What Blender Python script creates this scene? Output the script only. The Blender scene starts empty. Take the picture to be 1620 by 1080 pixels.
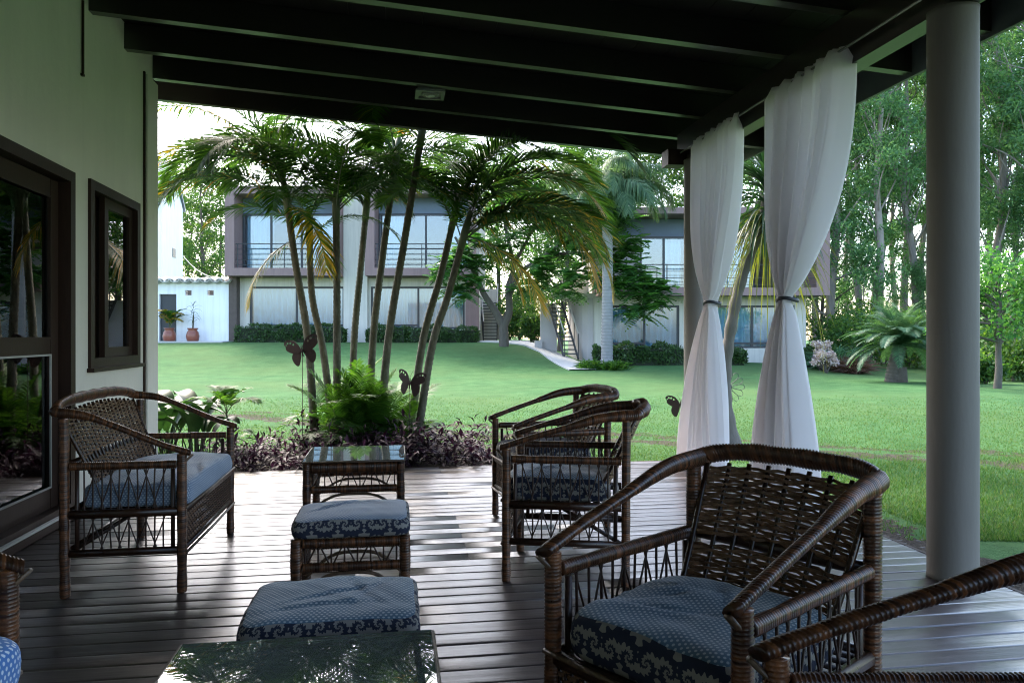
import bpy, bmesh, math, random
import numpy as np
from mathutils import Vector, Matrix

random.seed(11)
R = math.radians
sc = bpy.context.scene
COL = sc.collection

# ------------------------------------------------------------------ camera
F, CXP, H0, HC = 1200.0, 810.0, 530.0, 1.25      # focal length in photo pixels, horizon row, eye height
TH = R(8.76)                                      # the camera is turned this far to the right of the veranda
CT, ST = math.cos(TH), math.sin(TH)
cam_d = bpy.data.cameras.new('camera')
cam = bpy.data.objects.new('camera', cam_d)
COL.objects.link(cam)
cam.location = (0, 0, HC)
cam.rotation_euler = (R(90), 0, -TH)
cam_d.sensor_width = 36
cam_d.lens = 36 * F / 1620
cam_d.shift_y = (H0 - 540) / 1620
cam_d.clip_start = 0.05
cam_d.clip_end = 900
sc.camera = cam

# ------------------------------------------------------------------ sky, sun, exposure
SUN_AZ, SUN_EL = R(-20), R(45)                      # the sun stands veiled behind the guest blocks
world = bpy.data.worlds.new('World')
sc.world = world
world.use_nodes = True
nt = world.node_tree
sky = nt.nodes.new('ShaderNodeTexSky')
sky.sky_type = 'NISHITA'
sky.sun_disc = False
sky.sun_elevation = SUN_EL
sky.sun_rotation = SUN_AZ
sky.air_density = 1.0
sky.dust_density = 3.0
sky.ozone_density = 1.0
nt.nodes['Background'].inputs['Strength'].default_value = 0.15
nt.links.new(sky.outputs[0], nt.nodes['Background'].inputs['Color'])
sun_d = bpy.data.lights.new('sun', 'SUN')
sun_d.energy = 1.1
sun_d.angle = R(16)
sun_d.color = (1.0, 0.92, 0.79)
sun = bpy.data.objects.new('sun', sun_d)
COL.objects.link(sun)
sdir = Vector((math.sin(SUN_AZ) * math.cos(SUN_EL), math.cos(SUN_AZ) * math.cos(SUN_EL), math.sin(SUN_EL)))
sun.rotation_euler = (-sdir).to_track_quat('-Z', 'Y').to_euler()
sun.location = (0, 0, 30)
sc.view_settings.view_transform = 'Standard'
sc.view_settings.look = 'None'
sc.view_settings.exposure = 2.85
sc.view_settings.gamma = 1
sc.view_settings.use_curve_mapping = False
sc.render.engine = 'CYCLES'
sc.cycles.use_denoising = True
sc.cycles.max_bounces = 8
sc.cycles.diffuse_bounces = 4
sc.cycles.glossy_bounces = 4
sc.cycles.transparent_max_bounces = 12
sc.cycles.sample_clamp_indirect = 6
sc.cycles.filter_width = 1.1

# ------------------------------------------------------------------ where things stand
def ray(px, py):
    u = px - CXP
    return Vector((u * CT + F * ST, -u * ST + F * CT, H0 - py))
def P(px, py, z):                                 # the point of height z seen there
    r = ray(px, py)
    return Vector((0, 0, HC)) + r * ((z - HC) / r.z)
def PD(px, py, D):                                # the point D metres ahead seen there
    return Vector((0, 0, HC)) + ray(px, py) * (D / F)
def CW(X, D, z=0.0):                              # metres right / metres ahead -> world
    return Vector((X * CT + D * ST, -X * ST + D * CT, z))
def sstep(a, b, x):
    t = min(1, max(0, (x - a) / (b - a)))
    return t * t * (3 - 2 * t)
GZ = -0.12
def terrain(X, D):
    z = GZ
    lx = 1 - sstep(0.5, 3.6, X)
    z += 1.04 * sstep(24.5, 35.6, D) * lx
    z += 0.24 * sstep(24, 32, D) * (1 - lx)
    z -= 0.20 * sstep(9, 16, X) * sstep(15, 28, D)
    z += 0.03 * math.sin(X * 0.5 + 1) * math.sin(D * 0.37)
    return z
def ground_at(px, D):
    X = (px - CXP) * D / F
    return CW(X, D, terrain(X, D))

# ------------------------------------------------------------------ objects
def tag(o, label=None, cat=None, group=None, kind=None):
    if label: o['label'] = label
    if cat: o['category'] = cat
    if group: o['group'] = group
    if kind: o['kind'] = kind
    return o
def empty(name, loc=(0, 0, 0), rz=0.0, label=None, cat=None, group=None):
    o = bpy.data.objects.new(name, None)
    o.empty_display_size = 0.1
    COL.objects.link(o)
    o.location = loc
    o.rotation_euler = (0, 0, rz)
    return tag(o, label, cat, group)
def link(name, me, parent=None, loc=None, rot=None, scale=None):
    o = bpy.data.objects.new(name, me)
    COL.objects.link(o)
    if parent is not None: o.parent = parent
    if loc is not None: o.location = loc
    if rot is not None: o.rotation_euler = rot
    if scale is not None: o.scale = (scale,) * 3 if isinstance(scale, (int, float)) else scale
    return o
def copy_tree(o, parent=None):
    c = o.copy()
    COL.objects.link(c)
    c.parent = parent
    for ch in list(o.children):
        copy_tree(ch, c)
    return c

class MB:
    def __init__(s):
        s.v, s.f, s.m, s.a = [], [], [], {}
    def quad(s, a, b, c, d, mi=0):
        n = len(s.v); s.v += [tuple(a), tuple(b), tuple(c), tuple(d)]
        s.f.append((n, n + 1, n + 2, n + 3)); s.m.append(mi)
    def poly(s, pts, mi=0):
        n = len(s.v); s.v += [tuple(p) for p in pts]
        s.f.append(tuple(range(n, n + len(pts)))); s.m.append(mi)
    def box(s, x0, x1, y0, y1, z0, z1, mi=0, M=None):
        n = len(s.v)
        c = [(x0, y0, z0), (x1, y0, z0), (x1, y1, z0), (x0, y1, z0), (x0, y0, z1), (x1, y0, z1), (x1, y1, z1), (x0, y1, z1)]
        if M is not None: c = [tuple(M @ Vector(p)) for p in c]
        s.v += c
        for q in ((3, 2, 1, 0), (4, 5, 6, 7), (0, 1, 5, 4), (1, 2, 6, 5), (2, 3, 7, 6), (3, 0, 4, 7)):
            s.f.append(tuple(n + i for i in q)); s.m.append(mi)
        return s
    def prism(s, pts, axis, a, b, mi=0):
        # pts: outline in the plane across the axis
        def put(p, t):
            return {0: (t, p[0], p[1]), 1: (p[0], t, p[1]), 2: (p[0], p[1], t)}[axis]
        n = len(s.v); k = len(pts)
        s.v += [put(p, a) for p in pts] + [put(p, b) for p in pts]
        s.f.append(tuple(range(n + k - 1, n - 1, -1))); s.m.append(mi)
        s.f.append(tuple(range(n + k, n + 2 * k))); s.m.append(mi)
        for i in range(k):
            j = (i + 1) % k
            s.f.append((n + i, n + j, n + k + j, n + k + i)); s.m.append(mi)
        return s
    def tube(s, pts, rad, n=8, mi=0, cap=True, up=(0, 0, 1), lean=0.0):
        # rad: number or list of numbers or of (side, up) pairs
        pts = [Vector(p) for p in pts]
        k = len(pts)
        b0 = len(s.v)
        U = Vector(up)
        prevN = None
        for i, p in enumerate(pts):
            t = (pts[min(i + 1, k - 1)] - pts[max(i - 1, 0)])
            if t.length < 1e-9: t = Vector((0, 0, 1))
            t.normalize()
            if prevN is None:
                N = t.cross(U)
                if N.length < 0.05: N = t.cross(Vector((1, 0, 0)))
                if N.length < 0.05: N = t.cross(Vector((0, 1, 0)))
            else:
                N = prevN - t * prevN.dot(t)
            N.normalize(); prevN = N
            B = N.cross(t)
            r = rad[i] if isinstance(rad, list) else rad
            ra, rb = r if isinstance(r, tuple) else (r, r)
            for j in range(n):
                a = 2 * math.pi * (j + 0.5) / n
                q = p + N * (ra * math.cos(a)) + B * (rb * math.sin(a))
                if lean: q = q + t * (lean * math.cos(a))
                s.v.append((q.x, q.y, q.z))
        for i in range(k - 1):
            for j in range(n):
                j2 = (j + 1) % n
                s.f.append((b0 + i * n + j, b0 + i * n + j2, b0 + (i + 1) * n + j2, b0 + (i + 1) * n + j)); s.m.append(mi)
        if cap:
            s.f.append(tuple(b0 + j for j in range(n - 1, -1, -1))); s.m.append(mi)
            s.f.append(tuple(b0 + (k - 1) * n + j for j in range(n))); s.m.append(mi)
        return s
    def lathe(s, prof, n=24, c=(0, 0, 0), mi=0):
        b0 = len(s.v)
        for r, z in prof:
            for j in range(n):
                a = 2 * math.pi * j / n
                s.v.append((c[0] + r * math.cos(a), c[1] + r * math.sin(a), c[2] + z))
        for i in range(len(prof) - 1):
            for j in range(n):
                j2 = (j + 1) % n
                s.f.append((b0 + i * n + j, b0 + i * n + j2, b0 + (i + 1) * n + j2, b0 + (i + 1) * n + j)); s.m.append(mi)
        s.f.append(tuple(b0 + j for j in range(n - 1, -1, -1))); s.m.append(mi)
        s.f.append(tuple(b0 + (len(prof) - 1) * n + j for j in range(n))); s.m.append(mi)
        return s
    def mesh(s, name, mats, smooth=False):
        me = bpy.data.meshes.new(name)
        me.from_pydata(s.v, [], s.f)
        for m in (mats if isinstance(mats, (list, tuple)) else [mats]): me.materials.append(m)
        if any(s.m): me.polygons.foreach_set('material_index', s.m)
        if smooth: me.polygons.foreach_set('use_smooth', [True] * len(s.f))
        if s.a:
            at = me.attributes.new('strand', 'FLOAT', 'POINT')
            at.data.foreach_set('value', [s.a.get(i, 0.5) for i in range(len(s.v))])
        me.update()
        return me
    def build(s, name, mats, parent=None, smooth=False, loc=None, rot=None, scale=None):
        return link(name, s.mesh(name, mats, smooth), parent, loc, rot, scale)

def cat_rom(pts, per=8):
    pts = [Vector(p) for p in pts]
    out = []
    for i in range(len(pts) - 1):
        p0 = pts[max(i - 1, 0)]; p1 = pts[i]; p2 = pts[i + 1]; p3 = pts[min(i + 2, len(pts) - 1)]
        for j in range(per):
            t = j / per
            out.append(0.5 * ((2 * p1) + (p2 - p0) * t + (2 * p0 - 5 * p1 + 4 * p2 - p3) * t * t + (3 * p1 - p0 - 3 * p2 + p3) * t ** 3))
    out.append(pts[-1])
    return out
def resample(pts, step):
    pts = [Vector(p) for p in pts]
    d = [0.0]
    for a, b in zip(pts, pts[1:]): d.append(d[-1] + (b - a).length)
    n = max(2, int(d[-1] / step) + 1)
    out, tt, k = [], [], 0
    for i in range(n):
        x = d[-1] * i / (n - 1)
        while k < len(pts) - 2 and d[k + 1] < x: k += 1
        t = (x - d[k]) / max(1e-9, d[k + 1] - d[k])
        out.append(pts[k].lerp(pts[k + 1], t)); tt.append(x / d[-1])
    return out, tt
def wrapped(mb, pts, rfun, pitch=0.012, n=10, lean=0.004, up=(0, 0, 1), mi=0, rel=0.88):
    # a cane bound in rattan: three rings to each turn of the binding
    q, tt = resample(pts, pitch / 3)
    rad = []
    for i, t in enumerate(tt):
        ra, rb = rfun(t)
        k = (rel, 1.0, 1.01)[i % 3] * (1 + 0.03 * math.sin(i // 3 * 12.9898) + 0.03 * math.sin(i // 3 * 0.37))
        rad.append((ra * k, rb * k))
    i0 = len(mb.v)
    mb.tube(q, rad, n=n, lean=lean, up=up, mi=mi)
    h = random.random() * 100
    for i in range(len(q)):
        g = (math.sin((i // 3) * 78.233 + h) * 43758.5453) % 1.0      # every turn of the binding has a shade of its own
        for j in range(n): mb.a[i0 + i * n + j] = g
ORD = ['first', 'second', 'third', 'fourth', 'fifth', 'sixth', 'seventh', 'eighth', 'ninth', 'tenth', 'eleventh', 'twelfth', 'thirteenth', 'fourteenth', 'fifteenth', 'sixteenth',
       'seventeenth', 'eighteenth', 'nineteenth', 'twentieth', 'twenty-first', 'twenty-second', 'twenty-third', 'twenty-fourth', 'twenty-fifth', 'twenty-sixth', 'twenty-seventh', 'twenty-eighth', 'twenty-ninth', 'thirtieth']

# ------------------------------------------------------------------ materials
class NT:
    def __init__(s, name):
        s.m = bpy.data.materials.new(name); s.m.use_nodes = True
        s.t = s.m.node_tree; s.b = s.t.nodes['Principled BSDF']; s.out = s.t.nodes['Material Output']
    def n(s, kind, **kw):
        x = s.t.nodes.new(kind)
        for k, v in kw.items(): setattr(x, k, v)
        return x
    def l(s, a, b): s.t.links.new(a, b)
    def val(s, x, sock):
        if isinstance(x, (int, float)): sock.default_value = x
        elif isinstance(x, (tuple, list)): sock.default_value = tuple(x) if len(sock.default_value) == len(x) else tuple(x) + (1,)
        else: s.l(x, sock)
    def math(s, op, a, b=0.0, c=0.0):
        x = s.n('ShaderNodeMath', operation=op)
        s.val(a, x.inputs[0]); s.val(b, x.inputs[1]); s.val(c, x.inputs[2])
        return x.outputs[0]
    def mix(s, f, a, b, mode='MIX'):
        x = s.n('ShaderNodeMix', data_type='RGBA', blend_type=mode)
        s.val(f, x.inputs[0]); s.val(a, x.inputs[6]); s.val(b, x.inputs[7])
        return x.outputs[2]
    def coord(s, which='Object', scale=(1, 1, 1), rot=(0, 0, 0)):
        tc = s.n('ShaderNodeTexCoord'); mp = s.n('ShaderNodeMapping')
        s.l(tc.outputs[which], mp.inputs[0]); mp.inputs['Scale'].default_value = scale; mp.inputs['Rotation'].default_value = rot
        return mp.outputs[0]
    def noise(s, vec, scale=5, detail=4, rough=0.55, dist=0.0):
        x = s.n('ShaderNodeTexNoise'); s.l(vec, x.inputs['Vector'])
        x.inputs['Scale'].default_value = scale; x.inputs['Detail'].default_value = detail
        x.inputs['Roughness'].default_value = rough; x.inputs['Distortion'].default_value = dist
        return x.outputs['Fac']
    def ramp(s, f, stops):
        x = s.n('ShaderNodeValToRGB'); s.val(f, x.inputs[0])
        e = x.color_ramp.elements
        while len(e) < len(stops): e.new(0.5)
        for k, (p, c) in zip(e, stops):
            k.position = p; k.color = tuple(c) + (1,) if len(c) == 3 else c
        return x.outputs[0]
    def bump(s, h, strength=0.3, dist=0.01):
        x = s.n('ShaderNodeBump'); s.l(h, x.inputs['Height'])
        x.inputs['Strength'].default_value = strength; x.inputs['Distance'].default_value = dist
        s.l(x.outputs[0], s.b.inputs['Normal'])
        return x.outputs[0]
    def set(s, **kw):
        for k, v in kw.items(): s.val(v, s.b.inputs[k])
        return s
    def combine(s, x, y, z=0.0):
        c = s.n('ShaderNodeCombineXYZ'); s.val(x, c.inputs[0]); s.val(y, c.inputs[1]); s.val(z, c.inputs[2])
        return c.outputs[0]
def dim(c, k): return tuple(x * k for x in c)
def simple(name, col, rough=0.6, nscale=6, amt=0.25, bump=0.0, bscale=60, objvar=0.0, island=0.0, spec=0.5, metal=0.0, coat=0.0, stretch=(1, 1, 1), bdist=0.004, streak=0.0):
    m = NT(name)
    v = m.coord('Object', stretch)
    c = m.mix(m.noise(v, nscale, 5, 0.6), dim(col, 1 - amt), dim(col, 1 + amt))
    if objvar:
        oi = m.n('ShaderNodeObjectInfo')
        c = m.mix(oi.outputs['Random'], c, m.mix(1.0, c, (1 - objvar,) * 3, 'MULTIPLY'))
    if island:
        g = m.n('ShaderNodeNewGeometry')
        c = m.mix(g.outputs['Random Per Island'], c, m.mix(1.0, c, (1 - island,) * 3, 'MULTIPLY'))
    m.val(c, m.b.inputs['Base Color'])
    m.set(**{'Roughness': rough, 'Metallic': metal, 'Specular IOR Level': spec, 'Coat Weight': coat})
    if streak:                                    # rain streaks and grime that run down the surface
        s2 = m.noise(m.coord('Object', (2.2, 2.2, 0.12)), 3.0, 6, 0.7)
        m.val(m.mix(m.ramp(s2, [(0.45, (0, 0, 0)), (0.8, (streak,) * 3)]), c, dim(col, 0.35)), m.b.inputs['Base Color'])
    if bump: m.bump(m.noise(v, bscale, 3), bump, bdist)
    return m.m
def leaf(name, cols, rough=0.45, trans=0.35, objvar=0.25, spec=0.4, tcol=None, nscale=None):
    # cols: darker to lighter, spread over the leaves
    m = NT(name)
    g = m.n('ShaderNodeNewGeometry'); oi = m.n('ShaderNodeObjectInfo')
    k = len(cols)
    f = g.outputs['Random Per Island']
    if nscale:
        f = m.math('ADD', m.math('MULTIPLY', f, 0.5), m.math('MULTIPLY', m.noise(m.coord('Object'), nscale, 3), 0.55))
    c = m.ramp(f, [(i / max(1, k - 1), cc) for i, cc in enumerate(cols)])
    c = m.mix(oi.outputs['Random'], c, m.mix(1.0, c, (1 - objvar, 1 - objvar * 0.8, 1 - objvar), 'MULTIPLY'))
    m.val(c, m.b.inputs['Base Color'])
    m.set(**{'Roughness': rough, 'Specular IOR Level': spec})
    tr = m.n('ShaderNodeBsdfTranslucent'); mx = m.n('ShaderNodeMixShader')
    tc = m.mix(1.0, c, tcol or (1.5, 1.5, 0.7), 'MULTIPLY')
    m.l(tc, tr.inputs['Color'])
    mx.inputs[0].default_value = trans
    m.l(m.b.outputs[0], mx.inputs[1]); m.l(tr.outputs[0], mx.inputs[2]); m.l(mx.outputs[0], m.out.inputs[0])
    return m.m
def glass(name, tint=(0.9, 0.95, 0.95), ior=1.5, boost=0.0, sheen_film=0.0):
    m = NT(name)
    fr = m.n('ShaderNodeFresnel'); fr.inputs[0].default_value = ior
    t = m.n('ShaderNodeBsdfTransparent'); t.inputs[0].default_value = tint + (1,)
    g = m.n('ShaderNodeBsdfGlossy'); g.inputs['Roughness'].default_value = 0.005
    mx = m.n('ShaderNodeMixShader')
    m.l(m.math('ADD', fr.outputs[0], boost), mx.inputs[0])
    m.l(t.outputs[0], mx.inputs[1]); m.l(g.outputs[0], mx.inputs[2]); m.l(mx.outputs[0], m.out.inputs[0])
    if sheen_film:                                      # uneven pale film painted over the glass to imitate its hazy sheen
        df = m.n('ShaderNodeBsdfDiffuse'); df.inputs[0].default_value = (0.55, 0.62, 0.60, 1)
        m2 = m.n('ShaderNodeMixShader')
        m.l(m.math('MULTIPLY', m.noise(m.coord('Object'), 5, 6, 0.7), sheen_film * 2), m2.inputs[0])
        m.l(mx.outputs[0], m2.inputs[1]); m.l(df.outputs[0], m2.inputs[2]); m.l(m2.outputs[0], m.out.inputs[0])
    return m.m

# deck boards: dark varnished hardwood, worn, streaked along the board
def mk_deck():
    m = NT('deck_wood')
    v = m.coord('Object', (0.7, 14, 14))
    w = m.coord('Object', (1.2, 1.2, 1.2))
    oi = m.n('ShaderNodeObjectInfo')
    loc = m.n('ShaderNodeVectorMath', operation='ADD'); m.l(v, loc.inputs[0]); m.l(m.combine(m.math('MULTIPLY', oi.outputs['Random'], 70.0), m.math('MULTIPLY', oi.outputs['Random'], 31.0)), loc.inputs[1])
    v = loc.outputs[0]
    g1 = m.noise(v, 3.0, 8, 0.65)
    g2 = m.noise(w, 2.2, 5, 0.6)
    c = m.ramp(g1, [(0.25, (0.030, 0.019, 0.016)), (0.55, (0.062, 0.042, 0.037)), (0.8, (0.11, 0.082, 0.074))])
    c = m.mix(oi.outputs['Random'], c, m.mix(1.0, c, (0.62, 0.6, 0.6), 'MULTIPLY'))
    c = m.mix(m.ramp(g2, [(0.5, (0, 0, 0)), (0.75, (0.5, 0.5, 0.5))]), c, (0.125, 0.105, 0.098))
    # two dark nail heads across the board every ninety centimetres
    sp = m.n('ShaderNodeSeparateXYZ'); m.l(m.coord('Object'), sp.inputs[0])
    nx_ = m.math('SUBTRACT', m.math('MULTIPLY', m.math('FRACT', m.math('DIVIDE', sp.outputs[0], 0.9)), 0.9), 0.45)
    ny_ = m.math('SUBTRACT', m.math('ABSOLUTE', m.math('SUBTRACT', sp.outputs[1], 0.057)), 0.033)
    nd = m.math('LESS_THAN', m.math('ADD', m.math('MULTIPLY', nx_, nx_), m.math('MULTIPLY', ny_, ny_)), 0.000016)
    c = m.mix(nd, c, (0.006, 0.005, 0.005))
    m.val(c, m.b.inputs['Base Color'])
    r = m.math('ADD', m.math('MULTIPLY', m.noise(v, 2.5, 6, 0.6), 0.22), m.math('MULTIPLY', g2, 0.22))
    r = m.math('ADD', r, m.math('MULTIPLY', oi.outputs['Random'], 0.05))
    m.set(**{'Roughness': m.math('ADD', r, 0.13), 'Specular IOR Level': 0.9, 'Coat Weight': 0.4, 'Coat Roughness': 0.25})
    m.bump(m.math('ADD', g1, m.math('MULTIPLY', m.noise(v, 14, 3), 0.5)), 0.35, 0.003)
    return m.m
M_DECK = mk_deck()
M_DECKUNDER = simple('deck_joists', (0.03, 0.022, 0.018), 0.8)

def mk_lawn():
    m = NT('lawn')
    v = m.coord('Object')
    big = m.noise(v, 0.18, 5, 0.6)
    mid = m.noise(v, 1.6, 6, 0.65)
    fine = m.math('ADD', m.math('MULTIPLY', m.noise(v, 26, 4, 0.75), 0.6), m.math('MULTIPLY', m.noise(v, 6, 5, 0.75), 0.4))
    c = m.ramp(m.math('ADD', m.math('MULTIPLY', mid, 0.5), m.math('MULTIPLY', fine, 0.5)),
               [(0.34, (0.026, 0.074, 0.026)), (0.5, (0.054, 0.135, 0.048)), (0.66, (0.095, 0.192, 0.074))])
    c = m.mix(m.ramp(big, [(0.40, (0, 0, 0)), (0.66, (0.75, 0.75, 0.75))]), c, (0.082, 0.138, 0.048))
    # bare strips of soil where feet and water have worn the grass: two lines crossing the lawn
    sep = m.n('ShaderNodeSeparateXYZ'); m.l(v, sep.inputs[0])
    wob = m.math('MULTIPLY', m.math('SUBTRACT', m.noise(v, 0.55, 5, 0.7), 0.5), 2.2)
    # signed distance along the normal of the worn line through (-4.1, 14) and (6.7, 7.3)
    nx, ny = 0.527, 0.850
    d = m.math('ADD', m.math('ADD', m.math('MULTIPLY', sep.outputs[0], nx), m.math('MULTIPLY', sep.outputs[1], ny)), wob)
    a1 = m.math('ABSOLUTE', m.math('SUBTRACT', d, 9.62))
    a2 = m.math('ABSOLUTE', m.math('SUBTRACT', d, 10.35))
    br = m.math('MULTIPLY', m.math('SUBTRACT', m.noise(v, 3.0, 6, 0.8), 0.5), 0.9)
    s1 = m.math('LESS_THAN', m.math('ADD', a1, br), 0.26)
    s2 = m.math('LESS_THAN', m.math('ADD', a2, br), 0.10)
    soil = m.math('MAXIMUM', s1, s2)
    # earth along the deck edge
    ex = m.math('LESS_THAN', m.math('ADD', sep.outputs[0], m.math('MULTIPLY', m.noise(v, 2.5, 5, 0.7), 1.1)), 4.05)
    ey = m.math('LESS_THAN', m.math('ADD', sep.outputs[1], m.math('MULTIPLY', m.noise(v, 2.2, 5, 0.7), 1.0)), 7.6)
    bed = m.math('MULTIPLY', m.math('LESS_THAN', m.math('ADD', sep.outputs[1], m.math('MULTIPLY', m.noise(v, 1.5, 4, 0.7), 0.8)), 9.4), m.math('LESS_THAN', sep.outputs[0], 1.2))
    soil = m.math('MAXIMUM', soil, m.math('MAXIMUM', m.math('MULTIPLY', ex, ey), bed))
    sc_ = m.ramp(m.noise(v, 30, 5, 0.8), [(0.3, (0.020, 0.017, 0.013)), (0.55, (0.075, 0.063, 0.050)), (0.75, (0.15, 0.135, 0.115))])
    c = m.mix(soil, c, sc_)
    m.val(c, m.b.inputs['Base Color'])
    m.set(**{'Roughness': 0.95, 'Specular IOR Level': 0.08})
    m.bump(m.math('ADD', fine, m.math('MULTIPLY', m.noise(v, 60, 3, 0.7), 0.7)), 0.9, 0.05)
    return m.m
M_LAWN = mk_lawn()
M_BLADE = leaf('grass_blade', [(0.034, 0.088, 0.022), (0.058, 0.138, 0.036), (0.090, 0.180, 0.052), (0.14, 0.165, 0.07)], 0.6, 0.35, 0.1, 0.15)
M_PEBBLE = simple('pebble', (0.09, 0.085, 0.08), 0.8, 30, 0.3, island=0.5)
M_CONC = simple('concrete_path', (0.42, 0.42, 0.40), 0.85, 3, 0.2, 0.3, 40)

M_PLASTER = simple('cream_plaster', (0.74, 0.69, 0.59), 0.8, 1.3, 0.14, 0.4, 14, stretch=(1, 1, 0.7), bdist=0.012, streak=0.09)
M_TRIM = simple('grey_trim', (0.38, 0.36, 0.32), 0.7, 4, 0.12)
M_DARKWOOD = simple('dark_joinery', (0.036, 0.019, 0.013), 0.5, 8, 0.35, 0.15, 40, stretch=(6, 6, 0.6), spec=0.2)
M_ROOFWOOD = simple('dark_stained_rafter', (0.017, 0.013, 0.011), 0.3, 6, 0.35, 0.06, 40, stretch=(0.5, 5, 5), spec=0.9)
M_ROOFBOARD = simple('dark_stained_boarding', (0.014, 0.011, 0.009), 0.6, 5, 0.35, 0.15, 30, stretch=(6, 0.4, 1), spec=0.3)
M_FASCIA = simple('eave_metal', (0.10, 0.11, 0.10), 0.5, 5, 0.2)
M_SILLWHITE = simple('white_sill', (0.7, 0.7, 0.68), 0.5, 8, 0.1)
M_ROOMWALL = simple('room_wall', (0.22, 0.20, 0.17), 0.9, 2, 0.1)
M_GLASS = glass('window_glass', (0.76, 0.88, 0.95), 1.5, 0.08)
M_GLASSTOP = glass('table_glass', (0.62, 0.74, 0.70), 1.52, 0.16, 0.13)
M_COLUMN = simple('painted_column', (0.165, 0.150, 0.130), 0.7, 1.2, 0.16, 0.3, 50, stretch=(1, 1, 0.4), streak=0.35)
M_STEEL = simple('brushed_steel', (0.22, 0.22, 0.215), 0.45, 20, 0.15, metal=0.6)
M_BLACKIRON = simple('black_iron', (0.022, 0.024, 0.028), 0.5, 20, 0.2)
M_RUST = simple('rusty_plate', (0.040, 0.017, 0.012), 0.7, 30, 0.4, 0.2, 80)
M_LENS = simple('lamp_lens', (0.5, 0.5, 0.48), 0.15, 20, 0.1)

def mk_wicker(name, col, rough, island=0.45, strand=False):
    m = NT(name)
    v = m.coord('Object')
    g = m.n('ShaderNodeNewGeometry')
    c = m.ramp(m.noise(v, 45, 5, 0.7), [(0.3, dim(col, 0.45)), (0.55, col), (0.8, dim(col, 1.9))])
    c = m.mix(g.outputs['Random Per Island'], c, m.mix(1.0, c, (1 - island,) * 3, 'MULTIPLY'))
    if strand:
        at = m.n('ShaderNodeAttribute', attribute_name='strand')
        c = m.mix(1.0, c, m.ramp(at.outputs['Fac'], [(0.0, (0.35, 0.32, 0.32)), (0.6, (1.0, 1.0, 1.0)), (1.0, (2.1, 1.9, 1.6))]), 'MULTIPLY')
    m.val(c, m.b.inputs['Base Color'])
    m.set(**{'Roughness': m.math('ADD', m.math('MULTIPLY', m.noise(v, 60, 4), 0.3), rough - 0.15), 'Specular IOR Level': 0.42})
    m.bump(m.noise(v, 220, 3), 0.25, 0.002)
    return m.m
M_CANE = mk_wicker('rattan_binding', (0.088, 0.036, 0.016), 0.32, 0.1, True)
M_WEAVE = mk_wicker('rattan_weave', (0.19, 0.098, 0.050), 0.36)
M_TWIG = mk_wicker('rattan_twig', (0.045, 0.020, 0.012), 0.42)
M_EDGE = mk_wicker('rattan_edging', (0.16, 0.10, 0.06), 0.4)

def mk_dots(name, blue, dot, pitch=0.0155, row=0.0112):
    m = NT(name)
    tc = m.n('ShaderNodeTexCoord'); sep = m.n('ShaderNodeSeparateXYZ'); m.l(tc.outputs['UV'], sep.inputs[0])
    rv = m.math('DIVIDE', sep.outputs[1], row)
    k = m.math('MODULO', m.math('ABSOLUTE', m.math('FLOOR', rv)), 2.0)
    ru = m.math('ADD', m.math('DIVIDE', sep.outputs[0], pitch), m.math('MULTIPLY', k, 0.5))
    du = m.math('SUBTRACT', m.math('FRACT', ru), 0.5); dv = m.math('SUBTRACT', m.math('FRACT', rv), 0.5)
    d = m.math('SQRT', m.math('ADD', m.math('MULTIPLY', du, du), m.math('MULTIPLY', m.math('MULTIPLY', dv, dv), 0.7)))
    f = m.ramp(d, [(0.20, (1, 1, 1)), (0.30, (0, 0, 0))])
    v = m.coord('Object')
    b = m.mix(m.noise(v, 9, 4), dim(blue, 0.75), dim(blue, 1.3))
    m.val(m.mix(f, b, dot), m.b.inputs['Base Color'])
    m.set(**{'Roughness': 0.75, 'Specular IOR Level': 0.3, 'Sheen Weight': 0.25})
    m.bump(m.noise(v, 420, 2), 0.25, 0.001)
    return m.m
M_DOTS = mk_dots('dotted_blue_cloth', (0.055, 0.115, 0.175), (0.34, 0.39, 0.42))
M_DOTSPALE = mk_dots('dotted_pale_blue_cloth', (0.13, 0.175, 0.25), (0.38, 0.43, 0.48))
M_DOTSBRIGHT = mk_dots('dotted_bright_blue_cloth', (0.045, 0.16, 0.42), (0.60, 0.66, 0.72), 0.02, 0.016)
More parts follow.
